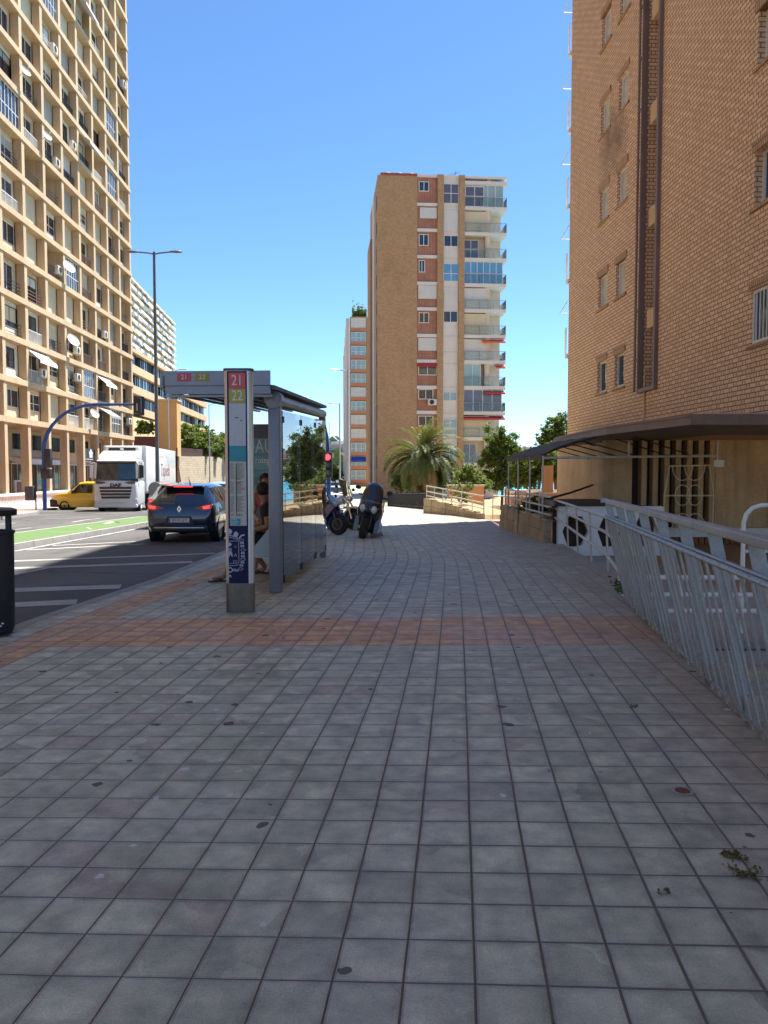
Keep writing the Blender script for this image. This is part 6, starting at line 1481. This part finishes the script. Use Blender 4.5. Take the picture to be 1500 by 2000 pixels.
        if kind == 'sport':
            b = MB()
            for s in (-1, 1): b.prism([(.62, .92), (.68, .75), (.4, .35), (.0, .3), (.0, .62), (.35, .8)], 'x', s * .14, s * .22)
            b.build('side_fairing', c1, t); b = MB(); b.prism([(.62, .9), (.42, 1.18), (.40, 1.17), (.55, .9)], 'x', -.16, .16); b.build('windshield', CARGL, t)
        else:
            for s in (-1, 1): b = MB(); b.bbox(s * .3 - .1, s * .3 + .1, -.95, -.4, .42, .74, .06); b.build('pannier', c2, t, 40)
            b = MB(); b.prism([(.55, .95), (.30, 1.42), (.28, 1.41), (.5, .95)], 'x', -.24, .24); b.build('windshield', glass_thin('clear_windshield'), t)
    return t
BLKP = paint('black_scooter_paint', (.014, .015, .018), .2); GRYP = paint('grey_scooter_paint', '#8d8f90', .5)
moto('maxi_scooter', 'black and grey maxi scooter with tall smoked windshield leaning on its stand', (-.42, 19.35, zs(19.3)), R(172), R(-11), 'scooter', BLKP, GRYP)
bm_ = moto('touring_motorcycle', 'deep blue motorcycle with front wheel poking out behind the shelter', (-1.80, 20.1, zs(20)), R(-118), R(-8), 'sport', paint('deep_blue_paint', (.015, .025, .16), .3), BLKP); bm_.scale = (.88, .88, .88)
moto('cruiser_motorcycle', 'white and chrome cruiser motorcycle parked between the blue bike and the scooter', (-1.52, 22.2, zs(22)), R(-125), R(-8), 'cruiser', paint('cream_bike_paint', '#cfccc4', .1), mat('grey_pannier', '#9b968e', .6, 0, .1, 4))
# ================================================================ people
SKIN1 = mat('tanned_skin', '#9c6b4e', .55, 0, .08, 5, .05); SKIN2 = mat('fair_skin', '#b98468', .55, 0, .08, 5, .05)
def hand(b, w_, d, s, curl=.5):
    d = Vector(d).normalized(); up = Vector((0, 0, 1)); sd = d.cross(up).normalized() * s; nrm = sd.cross(d).normalized() * s
    w_ = Vector(w_)
    for i, (o, L_) in enumerate(((-.033, .068), (-.011, .08), (.011, .075), (.032, .058))):
        p = w_ + d * .085 + sd * o; q = p + d * L_ * .5 - nrm * .008; e = q + (d - nrm * curl).normalized() * L_ * .5; b.tube([p - d * .03, p, q, e], [.011, .0105, .0095, .007], 7)
    p = w_ + d * .03 - sd * .035; b.tube([p, p + (d - sd * .8) * .035, p + (d - sd * .3) * .075], [.013, .011, .008], 7)
def person(label, P, J, sk, shirt, short, hairm, hairlen, rz=0, flip=True):
    t = thing('person', label, 'person', P, rz); g = lambda k: Vector(J[k])
    pts = [(g('pel'), .12), (g('spi'), .115), (g('che'), .13), (g('nek') - Vector((0, 0, .03)), .062), (g('nek') + (g('hed') - g('nek')) * .35, .055), (g('hed'), (.085, .1)), (g('hed') + Vector((0, 0, .085)), .062)]
    ed = [(0, 1), (1, 2), (2, 3), (3, 4), (4, 5), (5, 6)]
    def chain(start, items):
        k = start
        for p, r in items: pts.append((p, r)); ed.append((k, len(pts) - 1)); k = len(pts) - 1
        return k
    for s in 'LR':
        chain(2, [(g(s + 'sho'), .062), ((g(s + 'sho') + g(s + 'elb')) / 2, .05), (g(s + 'elb'), .042), ((g(s + 'elb') + g(s + 'wri')) / 2, .038), (g(s + 'wri'), .026), (g(s + 'wri') + (g(s + 'wri') - g(s + 'elb')).normalized() * .07, (.038, .018))])
        an = g(s + 'ank'); to = g(s + 'toe'); hd = (to - an); hd.z = 0; hd.normalize()
        chain(0, [(g(s + 'hip'), .092), ((g(s + 'hip') + g(s + 'kne')) / 2, .078), (g(s + 'kne'), .056), (g(s + 'kne') * .62 + an * .38, .055), (an, .036), (an + hd * .07 - Vector((0, 0, .045)), .038), (to, (.04, .02))])
    bo = skin('body', pts, ed, sk, t)
    bm = bmesh.new(); bm.from_mesh(bo.data)
    fw = Vector(J['face']).normalized(); sd = fw.cross(Vector((0, 0, 1))).normalized(); h = g('hed'); ex = MB()
    ex.ball(h + fw * .1 - Vector((0, 0, .0)), .016, .016, .022); ex.tube([h + fw * .098 + Vector((0, 0, .03)), h + fw * .112 - Vector((0, 0, .012))], [.009, .015], 7)
    for s in (-1, 1): ex.ball(h + sd * s * .088 - Vector((0, 0, .0)), .016, .02, .032)
    nskin = len(ex.f)
    for s in (-1, 1): ex.ball(h + fw * .088 + sd * s * .032 + Vector((0, 0, .022)), .013, .013, .009, mi=1)
    ex.tube([h + fw * .094 - sd * .026 - Vector((0, 0, .045)), h + fw * .1 - Vector((0, 0, .047)), h + fw * .094 + sd * .026 - Vector((0, 0, .045))], [.004, .008, .004], 6, 2)
    for s, c in (('L', -1), ('R', 1)): hand(ex, g(s + 'wri'), g(s + 'wri') - g(s + 'elb') * .5 - g(s + 'sho') * 0 - g(s + 'elb') * .5, c)
    me2 = bpy.data.meshes.new('x'); me2.from_pydata(ex.v, [], ex.f); me2.polygons.foreach_set('material_index', ex.m); bm.from_mesh(me2); 
    bm.to_mesh(bo.data); bm.free(); bpy.data.meshes.remove(me2)
    bo.data.materials.append(BLACK); bo.data.materials.append(mat('lips', '#7d4540', .5)); bo.data.shade_smooth()
    pt = [(g('pel') + Vector((0, 0, .02)), .135), (g('spi'), .155), (g('che'), .172), (g('nek') - Vector((0, 0, .06)), .075)]; ed = [(0, 1), (1, 2), (2, 3)]
    for s in 'LR': pt += [(g(s + 'sho'), .088), (g(s + 'sho') * .42 + g(s + 'elb') * .58, .066)]; n = len(pt); ed += [(2, n - 2), (n - 2, n - 1)]
    skin('shirt', pt, ed, shirt, t)
    pt = [(g('pel'), .14)]; ed = []
    for s in 'LR': pt += [(g(s + 'hip'), .108), (g(s + 'hip') * .5 + g(s + 'kne') * .5, .098), (g(s + 'hip') * .2 + g(s + 'kne') * .8, .088)]; n = len(pt); ed += [(0, n - 3), (n - 3, n - 2), (n - 2, n - 1)]
    skin('shorts', pt, ed, short, t)
    b = MB(); c = h + Vector((0, 0, .035)) - fw * .018; b.ball(c, .1, .108, .105, 14, 10)
    keep = [i for i, f in enumerate(b.f) if (lambda q: not ((q - h).dot(fw) > .045 and (q - h).z < .062) and (q - h).z > -.075 - (.1 if hairlen else 0) * (1 if (q - h).dot(fw) < .02 else 0))(sum((Vector(b.v[k]) for k in f), Vector()) / len(f))]
    b.f = [b.f[i] for i in keep]; b.m = [0] * len(b.f)
    if hairlen: b.tube([h - fw * .1 + Vector((0, 0, .04)), h - fw * .14 - Vector((0, 0, .06)), h - fw * .12 - Vector((0, 0, .2))], [.05, .05, .015], 8)
    b.build('hair', hairm, t, 70)
    if flip:
        for s in 'LR':
            an, to = g(s + 'ank'), g(s + 'toe'); hd = (to - an); hd.z = 0; hd.normalize(); sdv = Vector((-hd.y, hd.x, 0)); b = MB(); z = .0
            a0, a1 = an - hd * .075, to + hd * .055; a0.z = a1.z = .004
            pl = [a0 + sdv * .03, a0 + (a1 - a0) * .4 + sdv * .036, a0 + (a1 - a0) * .8 + sdv * .05, a1 + sdv * .02, a1 - sdv * .02, a0 + (a1 - a0) * .8 - sdv * .05, a0 + (a1 - a0) * .4 - sdv * .036, a0 - sdv * .03]
            b.prism([(p.x, p.y) for p in pl], 'z', .002, .02)
            k = a0 + (a1 - a0) * .82 + Vector((0, 0, .045)); 
            for q in (-1, 1): b.tube([k, a0 + (a1 - a0) * .55 + sdv * .05 * q + Vector((0, 0, .05)), a0 + (a1 - a0) * .42 + sdv * .042 * q + Vector((0, 0, .02))], .008, 6)
            b.build('flip_flop', BLACK, t, 40)
    return t
HAIRD = mat('dark_hair', (.012, .009, .008), .6, 0, .3, 20, .2, .3, 60); HAIRB = mat('brown_hair', (.05, .025, .014), .6, 0, .3, 20, .2, .3, 60)
BLKC = mat('black_cotton', (.012, .012, .014), .9, 0, .2, 6, .1, .3, 60); REDC = mat('faded_red_cloth', '#9a4e4c', .85, 0, .2, 9, .1); JEAN = mat('denim_cloth', '#3b4557', .85, 0, .2, 8, .1)
J = dict(pel=(0, 0, .56), spi=(.03, 0, .78), che=(-.02, .02, .98), nek=(-.09, .05, 1.11), hed=(-.13, .08, 1.24), face=(-.75, .65, -.1),
         Lsho=(-.02, -.20, 1.03), Lelb=(.0, -.28, .76), Lwri=(-.24, -.24, .70), Rsho=(.0, .23, 1.03), Relb=(-.12, .31, .78), Rwri=(-.32, .2, .70),
         Lhip=(-.05, -.1, .54), Lkne=(-.46, -.2, .50), Lank=(-.58, -.3, .09), Ltoe=(-.77, -.36, .035), Rhip=(-.05, .1, .54), Rkne=(-.42, .3, .53), Rank=(-.16, .52, .09), Rtoe=(-.34, .6, .035))
person('man in black shirt and shorts with flip flops sitting on the shelter bench', (-1.62, 10.95, -.02), J, SKIN1, BLKC, BLKC, HAIRD, 0)
J2 = dict(pel=(0, 0, .58), spi=(0, 0, .84), che=(-.01, -.02, 1.08), nek=(-.03, -.04, 1.24), hed=(-.05, -.07, 1.375), face=(.25, -.95, -.25),
          Lsho=(.18, -.02, 1.14), Lelb=(.24, -.1, .88), Lwri=(.1, -.32, .84), Rsho=(-.2, -.02, 1.14), Relb=(-.26, -.06, .88), Rwri=(-.14, -.3, .8),
          Lhip=(.1, -.05, .55), Lkne=(.12, -.45, .53), Lank=(.12, -.5, .1), Ltoe=(.12, -.68, .035), Rhip=(-.1, -.05, .55), Rkne=(-.14, -.45, .53), Rank=(-.16, -.42, .1), Rtoe=(-.18, -.6, .035))
J2 = {k: ((v[0] * .95, v[1] * .95, v[2]) if k != 'face' else v) for k, v in J2.items()}
person('woman with tied brown hair and red top leaning over on the shelter bench', (-1.82, 12.15, -.03), J2, SKIN2, REDC, JEAN, HAIRB, 1)
# ================================================================ trees
BARK = mat('pine_bark', '#5d4432', .95, 0, .3, 3, .25, .5, 14)
PINE = leaf_mat('pine_needles', (.04, .075, .015), (.14, .19, .045), .42)
OLIVE = leaf_mat('hillside_leaf', (.07, .11, .03), (.18, .23, .075), .4)
BRIGHT = leaf_mat('bright_leaf', (.07, .13, .02), (.17, .24, .05), .4)
def tree(name, label, P, base, blobs, n, s, seed, m, trunk=.16, cat='tree', group=None, up=.6):
    t = thing(name, label, cat, P, 0, group); rr = random.Random(seed)
    b = MB(); tot = sum(r ** 2 for *_, r in blobs)
    for cx_, cy_, cz_, r in blobs:
        sub = [(Vector((rr.gauss(0, 1), rr.gauss(0, 1), rr.gauss(0, .8))).normalized() * r * rr.uniform(.2, 1.1), rr.uniform(.16, .36) * r) for _ in range(44)]
        for i in range(int(3.4 * n * r * r / tot)):
            k, q = rr.choice(sub); d = Vector((rr.gauss(0, 1), rr.gauss(0, 1), rr.gauss(0, .75))).normalized() * q * abs(rr.gauss(0, .62))
            leafquad(b, Vector((cx_, cy_, cz_)) + k + d, s * .68 * rr.uniform(.6, 1.4), rr, up)
    b.build('crown', m, t, fixn=False)
    b = MB(); top = Vector(blobs[0][:3])
    mid = Vector((top.x * .3 + rr.uniform(-.2, .2), top.y * .3, base + (top.z - base) * .55))
    b.tube([(0, 0, base), (mid.x * .6, mid.y, base + (top.z - base) * .3), mid, top], [trunk, trunk * .85, trunk * .65, trunk * .25], 9)
    for cx_, cy_, cz_, r in blobs[1:]:
        e = Vector((cx_, cy_, cz_)); b.tube([mid, mid * .45 + e * .55 + Vector((0, 0, -.1 * r)), e], [trunk * .5, trunk * .35, trunk * .12], 7)
    b.build('trunk', BARK, t, 60); return t
def pxb(px, py, Y, r): v = at(px, py, Y); return v, r
def treepx(name, label, px, Y, zb, blobs, n, s, seed, m, **k):
    x0 = at(px, 950, Y).x; bl = []
    for bx, by, br in blobs: v = at(bx, by, Y); bl.append((v.x - x0, random.Random(bx).uniform(-.5, .5) * br / F * Y, v.z - zb, 1.12 * br / F * Y))
    return tree(name, label, (x0, Y, zb), 0, bl, n, s, seed, m, **k)
treepx('pine_tree', 'rounded sunlit pine right of the brick block balconies', 978, 62, -4, [(975, 865, 30), (960, 895, 24), (990, 900, 28), (968, 930, 26), (1000, 935, 24), (1003, 878, 14)], 9000, .15, 21, PINE)
treepx('pine_tree', 'dark dense pine seen between the awning posts', 1050, 42, -3, [(1060, 900, 28), (1020, 905, 26), (1045, 930, 26), (1085, 890, 26), (1015, 930, 20), (1090, 925, 18)], 8000, .11, 22, PINE)
treepx('pine_tree', 'tall pine rising over the awning against the tower corner', 1090, 47, -4, [(1092, 826, 20), (1075, 848, 20), (1062, 862, 18), (1100, 850, 20), (1110, 880, 24), (1082, 872, 18)], 5200, .12, 23, PINE)
treepx('leaning_pine', 'pine with a bare dark branch slanting behind the orange column', 1215, 36, -3, [(1195, 870, 22), (1165, 876, 24), (1135, 882, 22), (1140, 905, 16), (1200, 890, 16)], 4500, .09, 24, PINE, trunk=.2)
treepx('garden_shrub', 'bright green sunlit shrub beside the sea view under the awning', 1118, 33, -1.3, [(1118, 952, 13), (1128, 965, 14), (1108, 962, 12), (1122, 930, 8)], 1500, .07, 25, BRIGHT, cat='shrub', trunk=.05)
treepx('garden_shrub', 'dense green bush between the palm and the round pine', 915, 52, -1.5, [(905, 930, 20), (925, 935, 18), (915, 918, 14), (940, 945, 18), (890, 945, 14)], 3500, .11, 26, OLIVE, cat='shrub', trunk=.06)
treepx('garden_shrub', 'small dark bush under the left fronds of the palm', 778, 58, -1.4, [(778, 942, 14), (790, 950, 12), (800, 938, 10)], 1500, .11, 27, PINE, cat='shrub', trunk=.06)
treepx('garden_shrub', 'dark bushes right below the palm crown', 845, 59, -1.4, [(845, 938, 18), (862, 945, 16), (830, 948, 12)], 2200, .12, 28, PINE, cat='shrub', trunk=.06)
hil = [(358, 846, 98, 26, 'feathery green tree nearest the ochre stair tower'), (385, 856, 104, 28, 'broad olive green tree second from the stair tower on the embankment'), (412, 862, 112, 26, 'loose green tree left of the curved lamp above the retaining wall'), (438, 864, 120, 26, 'embankment tree partly hidden by the totem'), (470, 868, 128, 26, 'embankment tree behind the totem and shelter')]
for i, (px, py, Y, r, lab) in enumerate(hil):
    zb = at(px, 893, Y).z - .8
    treepx('hillside_tree', lab, px, Y, zb, [(px, py, r * .8), (px - 14, py + 12, r * .7), (px + 13, py + 8, r * .7), (px - 3, py - 8, r * .5), (px + 8, py + 22, r * .6), (px - 8, py + 26, r * .6)], 4200, .24, 40 + i, OLIVE, group='trees on the embankment', trunk=.2)
treepx('garden_shrub', 'round green shrub behind the lamp pole below the hill flats', 286, 88, at(286, 845, 88).z, [(282, 832, 12), (293, 836, 11), (272, 838, 9)], 1400, .2, 50, OLIVE, cat='shrub', trunk=.06)
treepx('far_street_tree', 'bright green tree far down the road beside the banded block', 655, 190, -1.3, [(655, 921, 11), (650, 930, 10), (661, 928, 9)], 1500, .4, 51, BRIGHT, trunk=.15)
# date palm
pc = at(826, 893, 58); pt_ = thing('date_palm', 'broad date palm with arching grey green fronds before the brick block', 'palm tree', (pc.x, pc.y, -1.4)); ch = pc.z + 1.4
FRM = leaf_mat('palm_frond', (.06, .085, .03), (.17, .19, .07), .3, .45); rr = random.Random(31)
DRY = leaf_mat('dry_palm_frond', (.20, .15, .07), (.34, .26, .13), .2, .6)
for i in range(96):
    el = rr.choice((rr.uniform(35, 88), rr.uniform(-5, 50), rr.uniform(-45, 20))); azm = rr.uniform(0, 2 * pi); Ln = rr.uniform(3.0, 3.9) * (1 if el > -10 else .85)
    b = MB(); p = Vector((.12 * cos(azm), .12 * sin(azm), ch)); e = R(el); N = 16; pts = [p.copy()]; dirs = []
    for k in range(N):
        d = Vector((cos(azm) * cos(e), sin(azm) * cos(e), sin(e))); p = p + d * Ln / N; pts.append(p.copy()); dirs.append(d); e -= R(4.2 + k * .35) * (.8 if el > 55 else 1.0)
        if e < R(-86): e = R(-86)
    b.tube(pts, [.035 - .03 * k / N for k in range(N + 1)], 4)
    for k in range(2, N):
        d = dirs[k]; sd = d.cross(Vector((0, 0, 1))); sd = sd.normalized() if sd.length > .05 else Vector((-sin(azm), cos(azm), 0)); upv = sd.cross(d)
        for j in range(3):
            for s in (-1, 1):
                o_ = pts[k] + d * (Ln / N) * j / 3; L_ = (.42 * sin(pi * (k + 1.2) / (N + 2)) + .14) * rr.uniform(.8, 1.1); v = (sd * s * .8 + d * .62 + upv * rr.uniform(-.05, .35)).normalized() * L_ + Vector((0, 0, -.09 * L_)); w_ = d * .034
                b.quad(o_ - w_, o_ + v * .5 - w_ * 1.2 + Vector((0, 0, .02)), o_ + v, o_ + v * .5 + w_ * 1.2)
    b.build('frond', DRY if (el < -20 and rr.random() < .6) else FRM, pt_, fixn=False)
b = MB(); b.tube([(0, 0, 0), (.05, 0, ch * .5), (0, 0, ch - .1)], [.34, .3, .3], 12); b.ball((0, 0, ch - .1), .45, .45, .5)
for i in range(60): a = i * 2.4; z = .2 + i * (ch - .5) / 60; b.box(-.06, .06, .27, .37, -.06, .08, 0, Matrix.Translation((0, 0, z)) @ Matrix.Rotation(a, 4, 'Z'))
b.build('trunk', BARK, pt_)

GROUPS = {'pine_tree': 'pines beyond the planters', 'garden_shrub': 'garden shrubs near the palm and pines', 'street_lamp': 'street lamps along the avenue', 'hatchback_car': 'cars on the near carriageway',
          'stone_planter': 'sandstone planters along the pavement', 'parapet_wall': 'salmon parapets towards the sea', 'traffic_signal': 'traffic signals', 'litter_bin': 'litter bins', 'person': 'people waiting at the shelter', 'planter_shrub': 'shrubs growing in the planters'}
for o in list(COL.objects):
    if o.parent is None and o.get('label') and not o.get('group'):
        g_ = GROUPS.get(o.name.split('.')[0])
        if g_: o['group'] = g_
